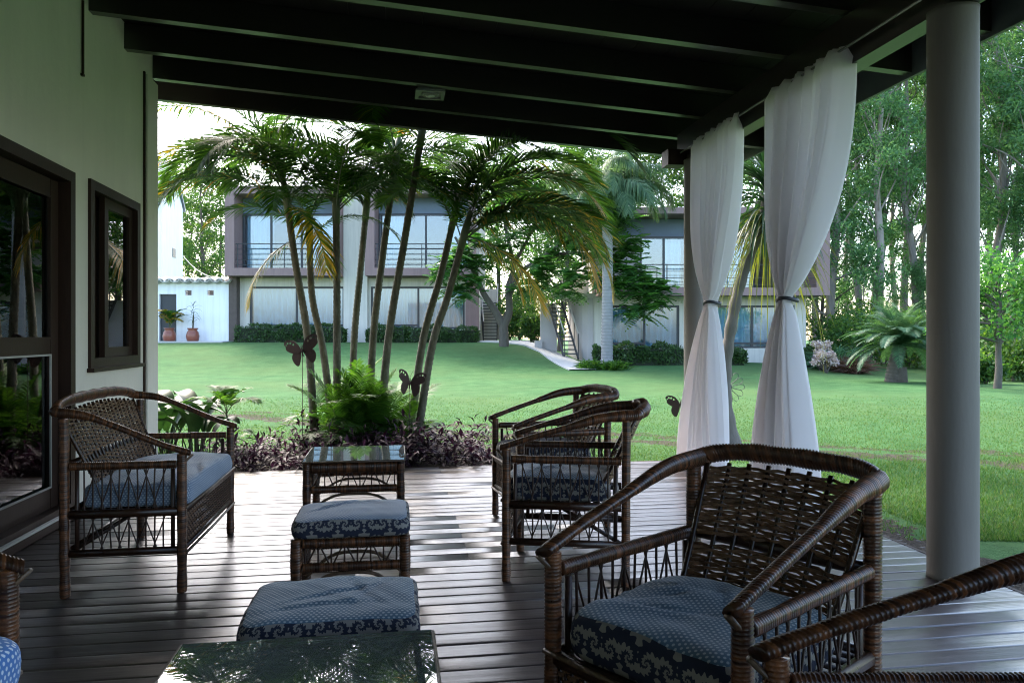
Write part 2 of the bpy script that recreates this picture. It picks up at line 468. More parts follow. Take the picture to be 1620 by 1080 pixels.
def mk_damask():
    # cream acanthus scrolls on navy: log spirals mirrored tile by tile, veins and bead rows between
    m = NT('damask_cloth')
    tc = m.n('ShaderNodeTexCoord'); sep = m.n('ShaderNodeSeparateXYZ'); m.l(tc.outputs['UV'], sep.inputs[0])
    nz = m.noise(m.coord('UV'), 28, 3)
    u = m.math('ADD', m.math('DIVIDE', sep.outputs[0], 0.115), m.math('MULTIPLY', m.math('SUBTRACT', nz, 0.5), 0.10))
    vv = m.math('DIVIDE', sep.outputs[1], 0.115)
    x = m.math('SUBTRACT', m.math('ABSOLUTE', m.math('SUBTRACT', m.math('FRACT', u), 0.5)), 0.23)
    y = m.math('SUBTRACT', vv, 0.55)
    r = m.math('SQRT', m.math('ADD', m.math('MULTIPLY', x, x), m.math('MULTIPLY', y, y)))
    th = m.math('ARCTAN2', y, x)
    lg = m.math('LOGARITHM', m.math('ADD', r, 0.02), 2.718)
    s1 = m.math('SINE', m.math('ADD', m.math('MULTIPLY', th, 2.0), m.math('MULTIPLY', lg, 4.4)))
    s2 = m.math('SINE', m.math('SUBTRACT', m.math('MULTIPLY', th, 9.0), m.math('MULTIPLY', lg, 9.0)))
    s = m.math('ADD', s1, m.math('MULTIPLY', s2, 0.55))
    s = m.math('ADD', s, m.math('MULTIPLY', m.math('SUBTRACT', nz, 0.5), 1.4))
    f = m.ramp(s, [(0.02, (0, 0, 0)), (0.10, (1, 1, 1))])
    m.val(m.mix(f, (0.018, 0.022, 0.042), (0.22, 0.205, 0.185)), m.b.inputs['Base Color'])
    m.set(**{'Roughness': 0.8, 'Specular IOR Level': 0.25})
    m.bump(m.noise(m.coord('Object'), 400, 2), 0.25, 0.001)
    return m.m
M_DAMASK = mk_damask()

def mk_cloth(name, col, trans):
    m = NT(name)
    v = m.coord('Object')
    m.val(m.mix(m.noise(v, 3, 4), dim(col, 0.93), col), m.b.inputs['Base Color'])
    m.set(**{'Roughness': 0.8, 'Specular IOR Level': 0.2, 'Sheen Weight': 0.2})
    tr = m.n('ShaderNodeBsdfTranslucent'); tr.inputs[0].default_value = tuple(col) + (1,)
    mx = m.n('ShaderNodeMixShader'); mx.inputs[0].default_value = trans
    m.bump(m.noise(v, 500, 2), 0.15, 0.001)
    m.l(m.b.outputs[0], mx.inputs[1]); m.l(tr.outputs[0], mx.inputs[2]); m.l(mx.outputs[0], m.out.inputs[0])
    return m.m
M_CURTAIN = mk_cloth('white_voile', (0.93, 0.90, 0.90), 0.55)
M_BLIND = mk_cloth('pale_window_curtain', (0.74, 0.87, 0.92), 0.3)

M_TAUPE = simple('taupe_render', (0.23, 0.155, 0.148), 0.8, 2, 0.16, 0.15, 30, streak=0.4)
M_BCREAM = simple('cream_render', (0.54, 0.52, 0.46), 0.85, 1.2, 0.10, 0.15, 30, streak=0.4)
M_BGREY = simple('grey_render', (0.36, 0.34, 0.33), 0.85, 1.2, 0.1, 0.15, 30)
M_RECESSSHADE = simple('recess_shade_blue', (0.10, 0.14, 0.20), 0.6, 2, 0.15)  # shade at the top of the recesses, put into a colour
M_WHITE = simple('white_render', (0.76, 0.78, 0.80), 0.85, 0.8, 0.07, 0.2, 20, streak=0.3)
M_ROOFMETAL = simple('blue_grey_roof_sheet', (0.10, 0.125, 0.19), 0.5, 1.0, 0.2, stretch=(6, 1, 1))
M_TILE = simple('weathered_roof_tile', (0.52, 0.50, 0.47), 0.85, 6, 0.25, 0.3, 25, objvar=0.3)
M_BRICKPIER = simple('dark_brown_pier', (0.085, 0.065, 0.055), 0.85, 5, 0.3, 0.3, 20)
M_FRAME = simple('dark_window_frame', (0.020, 0.025, 0.032), 0.45, 10, 0.2)
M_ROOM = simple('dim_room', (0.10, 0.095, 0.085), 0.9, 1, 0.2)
M_POT = simple('terracotta_glaze', (0.20, 0.060, 0.035), 0.35, 8, 0.3)

M_PALMTRUNK = NT('ringed_palm_trunk')
def _pt():
    m = M_PALMTRUNK
    v = m.coord('Object', (3, 3, 1))
    c = m.ramp(m.noise(v, 7, 5, 0.7), [(0.3, (0.040, 0.038, 0.022)), (0.55, (0.105, 0.098, 0.062)), (0.78, (0.22, 0.21, 0.16))])
    m.val(c, m.b.inputs['Base Color']); m.set(**{'Roughness': 0.75})
    m.bump(m.noise(v, 40, 4), 0.4, 0.006)
    return m.m
M_PALMTRUNK = _pt()
M_SHAFT = simple('palm_crownshaft', (0.085, 0.115, 0.055), 0.5, 5, 0.35, stretch=(3, 3, 0.6))
M_FROND = leaf('palm_frond', [(0.020, 0.058, 0.014), (0.040, 0.105, 0.022), (0.080, 0.155, 0.030)], 0.5, 0.48, 0.3, 0.25)
M_FRONDTIP = leaf('ageing_palm_frond', [(0.050, 0.080, 0.014), (0.18, 0.17, 0.018), (0.42, 0.24, 0.018), (0.40, 0.16, 0.02)], 0.45, 0.40, 0.2, 0.4, nscale=1.6)
M_SEEDLING = leaf('young_palm_leaf', [(0.022, 0.066, 0.012), (0.050, 0.135, 0.018), (0.090, 0.195, 0.026)], 0.5, 0.45, 0.25, 0.2)
M_PURPLE = leaf('purple_leaf', [(0.010, 0.005, 0.008), (0.028, 0.012, 0.023), (0.055, 0.028, 0.048), (0.085, 0.054, 0.080)], 0.55, 0.20, 0.1, 0.18, (1.4, 0.7, 1.1))
M_BROAD = leaf('broad_glossy_leaf', [(0.010, 0.030, 0.010), (0.021, 0.060, 0.016)], 0.45, 0.25, 0.4, 0.25)
M_HEDGE = leaf('hedge_leaf', [(0.014, 0.040, 0.012), (0.030, 0.078, 0.020), (0.060, 0.125, 0.030)], 0.4, 0.25, 0.15)
M_HEDGECORE = simple('hedge_twigs', (0.012, 0.020, 0.008), 0.9)
M_EUC = leaf('eucalyptus_leaf', [(0.045, 0.115, 0.055), (0.090, 0.205, 0.095), (0.16, 0.29, 0.13)], 0.5, 0.5, 0.35, 0.25, (1.7, 1.7, 0.8))
M_DARKTREE = leaf('dense_tree_leaf', [(0.022, 0.068, 0.022), (0.050, 0.130, 0.032), (0.110, 0.200, 0.042)], 0.5, 0.45, 0.3, 0.25, (1.7, 1.6, 0.6))
M_FERNY = leaf('feathery_tree_leaf', [(0.030, 0.105, 0.030), (0.060, 0.175, 0.042), (0.110, 0.250, 0.060)], 0.5, 0.45, 0.1, 0.2)
M_BARK = simple('grey_bark', (0.085, 0.075, 0.062), 0.9, 6, 0.5, 0.6, 14, stretch=(2, 2, 0.7), bdist=0.03)
M_EUCBARK = simple('pale_eucalyptus_bark', (0.27, 0.24, 0.205), 0.85, 1.6, 0.6, 0.4, 8, stretch=(3, 3, 0.5), bdist=0.03, objvar=0.45)
M_QUEENTRUNK = simple('grey_queen_palm_trunk', (0.20, 0.20, 0.20), 0.85, 3, 0.25, 0.4, 16, stretch=(1.5, 1.5, 3), bdist=0.02)
M_QUEEN = leaf('queen_palm_leaf', [(0.038, 0.088, 0.046), (0.075, 0.150, 0.078), (0.14, 0.22, 0.12)], 0.5, 0.42, 0.25, 0.25)
M_PHOENIX = leaf('date_palm_leaf', [(0.020, 0.060, 0.035), (0.060, 0.145, 0.080), (0.110, 0.21, 0.12)], 0.5, 0.38, 0.25, 0.25)
M_STRAP = leaf('strap_leaf', [(0.012, 0.040, 0.020), (0.028, 0.078, 0.034), (0.055, 0.125, 0.050)], 0.36, 0.28, 0.45, 0.5)
M_STRAPOLD = leaf('withered_strap_leaf', [(0.07, 0.11, 0.02), (0.16, 0.18, 0.03), (0.22, 0.17, 0.06)], 0.55, 0.40, 0.5, 0.3)
M_YTRUNK = simple('smooth_grey_trunk', (0.115, 0.100, 0.085), 0.85, 7, 0.4, 0.5, 18, stretch=(2, 2, 0.5), bdist=0.015)
M_BLOSSOM = leaf('pale_pink_blossom', [(0.35, 0.25, 0.27), (0.55, 0.45, 0.47), (0.65, 0.6, 0.6)], 0.7, 0.3, 0.1)
M_RUSSET = leaf('russet_grass', [(0.07, 0.035, 0.025), (0.12, 0.07, 0.05)], 0.6, 0.3, 0.1)
M_STEM = simple('green_brown_stem', (0.05, 0.05, 0.025), 0.7, 8, 0.3)

# ================================================================== THE SETTING: ground
def axis(a, b, near, fine, coarse):
    out, x = [], a
    while x < b:
        out.append(x)
        x += fine if near[0] <= x <= near[1] else coarse
    return out + [b]
def make_ground():
    xs = axis(-90, 110, (-26, 30), 0.8, 4)
    ds = axis(-30, 190, (5, 40), 0.6, 4)
    v = [tuple(CW(X, D, terrain(X, D))) for D in ds for X in xs]
    n = len(xs)
    f = [(j * n + i, j * n + i + 1, (j + 1) * n + i + 1, (j + 1) * n + i) for j in range(len(ds) - 1) for i in range(n - 1)]
    me = bpy.data.meshes.new('lawn'); me.from_pydata(v, [], f); me.materials.append(M_LAWN)
    me.polygons.foreach_set('use_smooth', [True] * len(f))
    return tag(link('lawn', me), kind='structure')
make_ground()
# the concrete path that winds up between the two guest blocks
def sheet(name, left, right, lift, mat):
    mb = MB()
    n = len(left)
    L = [p + Vector((0, 0, lift)) for p in left]; Q = [p + Vector((0, 0, lift)) for p in right]
    for i in range(n - 1):
        mb.quad(L[i], Q[i], Q[i + 1], L[i + 1])
    for a, b in ((L, left), (Q, right)):
        for i in range(n - 1):
            mb.quad(a[i], a[i + 1], a[i + 1] - Vector((0, 0, 0.2)), a[i] - Vector((0, 0, 0.2)))
    return tag(mb.build(name, mat), kind='structure')
pl = [(2.05, 27.2), (1.75, 28.6), (1.45, 30.0), (1.15, 31.6), (0.55, 33.2), (-0.6, 34.6), (-1.9, 35.3)]
pr = [(3.05, 27.5), (2.95, 28.8), (2.75, 30.2), (2.35, 32.0), (1.6, 33.9), (0.2, 35.4), (-1.7, 36.2)]
def dense(c):
    out = []
    for a, b in zip(c, c[1:]):
        for k in range(6):
            t = k / 6; X = a[0] + (b[0] - a[0]) * t; D = a[1] + (b[1] - a[1]) * t
            out.append(CW(X, D, terrain(X, D)))
    return out + [CW(c[-1][0], c[-1][1], terrain(*c[-1]))]
sheet('path', dense(pl), dense(pr), 0.05, M_CONC)

# ================================================================== THE VERANDA
WX, CXC, DX = -2.2, 2.85, 3.02          # wall face, column axis, deck edge
DY0, DY1 = -2.6, 7.25                   # deck from behind the camera to its front edge
deck = MB()
for y in (-2.4, -0.5, 1.4, 3.3, 5.2, 7.1): deck.box(WX + 0.02, DX - 0.05, y, y + 0.06, -0.115, -0.03)
deck.box(WX + 0.02, DX - 0.03, DY0 + 0.02, DY1 - 0.04, -0.20, -0.115)
deck = tag(deck.build('deck', M_DECKUNDER), kind='structure')
# boards with a slightly crowned, ribbed top; joints staggered
pw, gap = 0.116, 0.0024
def plank_mesh(L, seed):
    rnd = random.Random(seed)
    mb = MB()
    w = pw - gap
    prof = []
    cup = rnd.uniform(-0.0008, 0.0022)
    NP = 15
    for k in range(NP):
        t = k / (NP - 1); e = min(t, 1 - t)
        prof.append((w * t, -0.0011 * max(0, 1 - e * 18) + cup * (1 - (2 * t - 1) ** 2) + (1 if k % 2 else -1) * rnd.uniform(0.0001, 0.0006)))
    ny = len(prof)
    segs = 6
    for i in range(segs + 1):
        x = L * i / segs
        s = 0.0010 * math.sin(i * 2.1 + seed) + 0.0006 * math.sin(i * 4.3 + seed * 2)
        for (y, z) in prof: mb.v.append((x, y, z + s))
        mb.v.append((x, w, -0.028)); mb.v.append((x, 0, -0.028))
    k = ny + 2
    for i in range(segs):
        for j in range(k):
            j2 = (j + 1) % k
            mb.f.append((i * k + j, (i + 1) * k + j, (i + 1) * k + j2, i * k + j2)); mb.m.append(0)
    mb.f.append(tuple(range(k))); mb.m.append(0)
    mb.f.append(tuple(segs * k + j for j in range(k - 1, -1, -1))); mb.m.append(0)
    return mb.mesh('plank', M_DECK, True)
full = DX - WX - 0.03
lens = [full, full * 0.38, full * 0.62, full * 0.5]
PM = {i: [plank_mesh(lens[i] - 0.003, 10 * i + s) for s in range(4)] for i in range(4)}
rnd = random.Random(5)
nrow = int((DY1 - DY0) / pw)
for r in range(nrow):
    y = DY1 - (r + 1) * pw
    lay = rnd.choice([(0,), (0,), (1, 2), (2, 1), (3, 3)])
    x = WX + 0.02
    for i in lay:
        link('plank', rnd.choice(PM[i]), deck, (x, y + rnd.uniform(-0.001, 0.001), -0.004 + rnd.uniform(-0.0015, 0.0015)), (rnd.uniform(-0.003, 0.003), 0, 0))
        x += lens[i]
edge = MB(); edge.box(DX - 0.012, DX + 0.012, DY0, DY1 + 0.03, -0.20, -0.002)
edge.build('edge_board', M_DARKWOOD, deck)
edge = MB(); edge.box(WX + 0.02, DX - 0.013, DY1 + 0.002, DY1 + 0.026, -0.20, -0.003)
edge.build('edge_board', M_DARKWOOD, deck)

# ---- house: plastered wall with the glass door and the sliding window
house = empty('house', (WX, 0, 0), 0, 'cream plastered house wall with dark framed glass door and window along the veranda', 'house')
def wall_cells(mb, a0, a1, z0, z1, holes, t0, t1, axis=1, mi=0):
    ca = sorted({a0, a1} | {h[0] for h in holes} | {h[1] for h in holes})
    cz = sorted({z0, z1} | {h[2] for h in holes} | {h[3] for h in holes})
    for i in range(len(ca) - 1):
        run = None
        for k in range(len(cz) - 1):
            am, zm = (ca[i] + ca[i + 1]) / 2, (cz[k] + cz[k + 1]) / 2
            if any(h[0] < am < h[1] and h[2] < zm < h[3] for h in holes):
                if run is not None: _wb(mb, ca[i], ca[i + 1], run, cz[k], t0, t1, axis, mi); run = None
            elif run is None: run = cz[k]
        if run is not None: _wb(mb, ca[i], ca[i + 1], run, cz[-1], t0, t1, axis, mi)
def _wb(mb, a0, a1, z0, z1, t0, t1, axis, mi):
    if axis == 1: mb.box(t0, t1, a0, a1, z0, z1, mi)
    else: mb.box(a0, a1, t0, t1, z0, z1, mi)
DOOR = (3.05, 5.64, 0.03, 2.37)
WIN = (5.90, 6.98, 1.01, 2.385)
mb = MB(); wall_cells(mb, -4.0, 7.40, -0.2, 4.2, [DOOR, WIN], -0.26, 0.0)
mb.build('wall', M_PLASTER, house)
mb = MB(); mb.box(-0.02, 0.015, 7.115, 7.14, -0.12, 3.58); mb.build('corner_trim', M_DARKWOOD, house)
mb = MB(); mb.box(-0.30, 0.03, 7.141, 7.44, -0.2, 3.56); mb.build('corner_pier', M_PLASTER, house)
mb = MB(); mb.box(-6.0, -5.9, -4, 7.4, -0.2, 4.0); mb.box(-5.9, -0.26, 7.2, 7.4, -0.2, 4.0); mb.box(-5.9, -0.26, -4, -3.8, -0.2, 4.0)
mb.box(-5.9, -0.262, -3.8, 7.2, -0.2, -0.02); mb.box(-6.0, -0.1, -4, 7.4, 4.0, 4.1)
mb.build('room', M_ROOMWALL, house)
mb = MB(); mb.tube([(0.012, 5.78, 3.10), (0.012, 5.78, 3.62)], 0.009, 8); mb.box(0, 0.02, 5.765, 5.795, 3.085, 3.10)
mb.build('conduit', M_DARKWOOD, house)
mb = MB(); mb.box(-3.0, 3.6, -3.6, -3.35, -0.2, 4.2); mb.build('light_block_wall', M_PLASTER, house)  # unseen wall added behind the camera to darken the veranda
def frame_ring(mb, y0, y1, z0, z1, w, x0, x1):
    mb.box(x0, x1, y0, y0 + w, z0, z1); mb.box(x0, x1, y1 - w, y1, z0, z1)
    mb.box(x0, x1, y0 + w, y1 - w, z1 - w, z1); mb.box(x0, x1, y0 + w, y1 - w, z0, z0 + w)
# door: outer frame, two leaves
door = MB(); frame_ring(door, DOOR[0], DOOR[1], DOOR[2], DOOR[3], 0.075, -0.20, 0.018)
door = door.build('door', M_DARKWOOD, house)
for (a, b, x0) in ((4.40, 5.545, -0.10), (3.13, 4.46, -0.17)):
    lf = MB()
    st, z0, z1 = 0.115, 0.09, 2.285
    lf.box(x0, x0 + 0.045, a, a + st, z0, z1); lf.box(x0, x0 + 0.045, b - st, b, z0, z1)
    lf.box(x0 + 0.002, x0 + 0.043, a + st, b - st, z0, z0 + 0.15); lf.box(x0 + 0.002, x0 + 0.043, a + st, b - st, z1 - 0.115, z1)
    lf.box(x0 + 0.002, x0 + 0.043, a + st, b - st, 1.125, 1.225)
    lf.build('door_leaf', M_DARKWOOD, door)
    for zz0, zz1 in ((z0 + 0.15, 1.125), (1.225, z1 - 0.115)):
        g = MB(); g.box(x0 + 0.018, x0 + 0.026, a + st, b - st, zz0, zz1); g.build('pane', M_GLASS, door)
        be = MB()
        be.box(x0 + 0.043, x0 + 0.052, a + st, a + st + 0.012, zz0, zz1); be.box(x0 + 0.043, x0 + 0.052, b - st - 0.012, b - st, zz0, zz1)
        be.box(x0 + 0.043, x0 + 0.052, a + st + 0.012, b - st - 0.012, zz0, zz0 + 0.012); be.box(x0 + 0.043, x0 + 0.052, a + st + 0.012, b - st - 0.012, zz1 - 0.012, zz1)
        be.build('glazing_bead', M_TRIM if zz0 < 1 else M_DARKWOOD, door)
s = MB(); s.box(0.019, 0.05, DOOR[0], DOOR[1], 0.055, 0.067); s.build('threshold', M_SILLWHITE, door)
s = MB(); s.box(0.019, 0.045, DOOR[0], DOOR[1], 0.0, 0.054); s.build('kick_board', M_DARKWOOD, door)
win = MB(); frame_ring(win, WIN[0], WIN[1], WIN[2], WIN[3], 0.07, -0.16, 0.022)
win = win.build('window', M_DARKWOOD, house)
s = MB(); s.box(-0.02, 0.05, WIN[0] - 0.02, WIN[1] + 0.02, WIN[2] - 0.03, WIN[2] - 0.001); s.build('sill', M_DARKWOOD, win)
for (a, b, x0) in ((6.28, 6.905, -0.06),):
    lf = MB(); frame_ring(lf, a, b, WIN[2] + 0.071, WIN[3] - 0.071, 0.075, x0, x0 + 0.04)
    lf.build('sash', M_DARKWOOD, win)
    g = MB(); g.box(x0 + 0.016, x0 + 0.022, a + 0.075, b - 0.075, WIN[2] + 0.146, WIN[3] - 0.146); g.build('pane', M_GLASS, win)
lf = MB(); lf.box(-0.13, -0.09, 5.98, 6.42, WIN[2] + 0.071, WIN[3] - 0.071); lf.build('dark_opening', M_DARKWOOD, win)  # dark sheet that paints the gloom of the open window half
# a small bracket and its cable by the top of the wall are lost in the dark of the roof

# ---- roof of the veranda, sloping down from the house to the columns
def rz(x): return 3.455 - 0.0686 * x          # underside of the rafters
SL = -math.atan(0.0686)
EX = 3.78
roof = empty('veranda_roof', (0, 0, 0), 0, 'dark timber veranda roof with exposed rafters and boarded ceiling', 'roof')
RY = [-2.9, -2.15, -1.4, -0.65, 0.1, 0.75, 1.45, 2.2, 2.92, 3.66, 4.38, 5.14, 5.95, 6.68, 7.42, 8.12]
raf = MB()
raf.prism([(WX, rz(WX)), (EX, rz(EX)), (EX, rz(EX) + 0.21), (WX, rz(WX) + 0.21)], 1, -0.04, 0.04)
raf_me = raf.mesh('rafter', M_ROOFWOOD)
raf = MB()
raf.prism([(-3.6, rz(-3.6)), (EX, rz(EX)), (EX, rz(EX) + 0.21), (-3.6, rz(-3.6) + 0.21)], 1, -0.04, 0.04)
raf_long = raf.mesh('rafter', M_ROOFWOOD)
for y in RY:
    link('rafter', raf_me if y < 7.9 else raf_long, roof, (0, y, rnd.uniform(-0.004, 0.004)))
nb = 22
for i in range(nb):
    x0 = WX - 0.1 + (EX + 0.06 - WX + 0.1) * i / nb; x1 = WX - 0.1 + (EX + 0.06 - WX + 0.1) * (i + 1) / nb - 0.004
    b = MB(); b.prism([(x0, rz(x0) + 0.212), (x1, rz(x1) + 0.212), (x1, rz(x1) + 0.237), (x0, rz(x0) + 0.237)], 1, -3.2, 8.26)
    b.build('ceiling_board', M_ROOFBOARD, roof)
b = MB(); b.prism([(-3.7, rz(-3.7) + 0.212), (WX - 0.102, rz(WX - 0.102) + 0.212), (WX - 0.102, rz(WX - 0.102) + 0.237), (-3.7, rz(-3.7) + 0.237)], 1, 7.45, 8.26); b.build('ceiling_board', M_ROOFBOARD, roof)
b = MB(); b.prism([(-3.75, rz(-3.75) + 0.25), (EX + 0.14, rz(EX + 0.14) + 0.25), (EX + 0.14, rz(EX + 0.14) + 0.29), (-3.75, rz(-3.75) + 0.29)], 1, -3.3, 8.33)
b.build('roof_sheet', M_FASCIA, roof)
b = MB(); b.box(EX + 0.002, EX + 0.03, -3.25, 8.30, rz(EX) - 0.03, rz(EX) + 0.245); b.build('fascia', M_FASCIA, roof)
b = MB(); b.box(CXC - 0.06, CXC + 0.06, -3.2, 7.25, 2.925, rz(CXC) - 0.008); b.build('beam', M_ROOFWOOD, roof)
b = MB(); b.box(CXC - 0.24, CXC - 0.061, 7.02, 7.20, 2.90, 3.05); b.build('beam_end', M_DARKWOOD, roof)
b = MB(); b.box(3.30, 3.36, -3.2, 8.2, rz(3.33) - 0.05, rz(3.33) - 0.006); b.build('batten', M_ROOFWOOD, roof)
# square recessed spotlight between two rafters
lp = empty('ceiling_spotlight', (0.31, 6.86, rz(0.31) - 0.03), 0, 'small square metal spotlight, unlit, between two dark rafters', 'lamp')
m_ = MB()
for (a, b_) in (((-0.13, -0.10), (-0.10, 0.10)), ((0.10, 0.13), (-0.10, 0.10))): m_.box(a[0], a[1], b_[0], b_[1], 0, 0.02)
m_.box(-0.13, 0.13, -0.13, -0.10, 0, 0.02); m_.box(-0.13, 0.13, 0.10, 0.13, 0, 0.02)
m_.box(-0.11, 0.11, -0.11, 0.11, 0.018, 0.06); m_.box(-0.02, 0.02, -0.02, 0.02, 0.06, 0.26)
m_.build('bezel', M_STEEL, lp)
m_ = MB(); m_.lathe([(0.07, 0.0), (0.078, -0.012), (0.06, -0.03), (0.055, 0.03)], 20, (0, 0, 0.02)); m_.build('lamp_head', M_STEEL, lp, True)
m_ = MB(); m_.lathe([(0.050, -0.012), (0.035, -0.020), (0.01, -0.024)], 20, (0, 0, 0.008)); m_.build('lens', M_LENS, lp, True)

for (y, lab) in ((3.53, 'thick round grey column on the deck right of the white curtains'), (6.90, 'round grey column at the far corner of the deck behind a white curtain')):
    c = MB(); c.lathe([(0.122, 0.0), (0.120, 0.02), (0.120, 2.90), (0.122, 2.924)], 48)
    o = c.build('column', M_COLUMN, None, True, (CXC, y, 0)); tag(o, lab, 'column', 'round columns of the veranda')
# curtain rod
rod = MB(); rod.tube([(2.72, 0.4, 3.005), (2.72, 6.98, 3.005)], 0.008, 8)
tag(rod.build('curtain_rod', M_STEEL, None, True), 'thin metal curtain rod under the beam carrying two white curtains', 'curtain rod')

def curtain(y0, y1, yt, zt, b0, b1, seed, label):
    rn = random.Random(seed)
    NU, NV = 150, 90
    nf = 10
    ph = [rn.uniform(0, 6.28) for _ in range(6)]
    e = empty('curtain', (2.72, yt, 0), 0, label, 'curtain', 'white curtains at the edge of the veranda')
    v, f = [], []
    for j in range(NV + 1):
        z = 3.03 - (3.03 - 0.015) * j / NV
        if z >= zt:
            t = (z - zt) / (3.03 - zt)
            k = 1 - (1 - t) ** 2.1 if t < 1 else 1
            wl, wr = yt - (yt - y0) * k, yt + (y1 - yt) * k
            hw = 0.035
        else:
            t = (zt - z) / zt
            k = t ** 0.85 * 0.85 + 0.15 * t
            wl, wr = yt - (yt - b0) * k, yt + (b1 - yt) * k
            hw = 0.035
        wl -= hw * (1 - k); wr += hw * (1 - k)
        top = max(0, (z - 2.93) / 0.1)
        amp = 0.026 + 0.078 * math.sin(min(1, k) * math.pi * 0.75) ** 0.8
        amp *= (1 - 0.75 * top)
        if z < zt: amp *= 1.0
        for i in range(NU + 1):
            s = i / NU
            sw = s + 0.020 * math.sin(s * 9 + ph[0]) + 0.010 * math.sin(z * 1.7 + s * 5 + ph[1])
            y = wl + (wr - wl) * s
            fo = math.sin(sw * nf * 6.283 / 1.6 + ph[2] + 0.25 * math.sin(z * 1.3 + ph[3]))
            fo = math.copysign(abs(fo) ** 0.6, fo) + 0.35 * math.sin(sw * nf * 2.3 * 3.14 + ph[4] + 0.5 * z)
            x = amp * fo * (0.55 + 0.45 * math.sin(s * 4.2 + ph[5]) ** 2)
            if top > 0:
                x += 0.012 * math.sin(s * 150) * top
                zz = z + 0.004 * top * math.sin(s * 70 + ph[0])
            else: zz = z
            tie = math.exp(-((z - zt) / 0.05) ** 2)
            x += tie * 0.045 * math.cos((s - 0.5) * 3.6) * 0.9 - tie * 0.02
            if z < 0.25: y += (0.25 - z) * 0.10 * math.sin(s * 23 + ph[1])
            v.append((x, y - yt, zz))
    for j in range(NV):
        for i in range(NU):
            a = j * (NU + 1) + i
            f.append((a, a + NU + 1, a + NU + 2, a + 1))
    me = bpy.data.meshes.new('cloth'); me.from_pydata(v, [], f); me.materials.append(M_CURTAIN)
    me.polygons.foreach_set('use_smooth', [True] * len(f))
    o = link('cloth', me, e)
    md = o.modifiers.new('thickness', 'SOLIDIFY'); md.thickness = 0.0025
    t = MB()
    pts = [(0.012 + 0.075 * math.cos(a), 0.070 * math.sin(a), zt + 0.010 * math.sin(2 * a)) for a in [k * 2 * math.pi / 24 for k in range(25)]]
    t.tube(pts, (0.006, 0.014), 8); t.build('tie_band', M_BLACKIRON, e, True)
    return e
curtain(5.72, 6.62, 6.27, 1.53, 5.98, 7.02, 3, 'white curtain tied in the middle, the farther one beside the corner column')
curtain(4.30, 5.20, 4.99, 1.50, 4.70, 5.46, 8, 'white curtain tied in the middle, the nearer one behind the large wicker armchair')

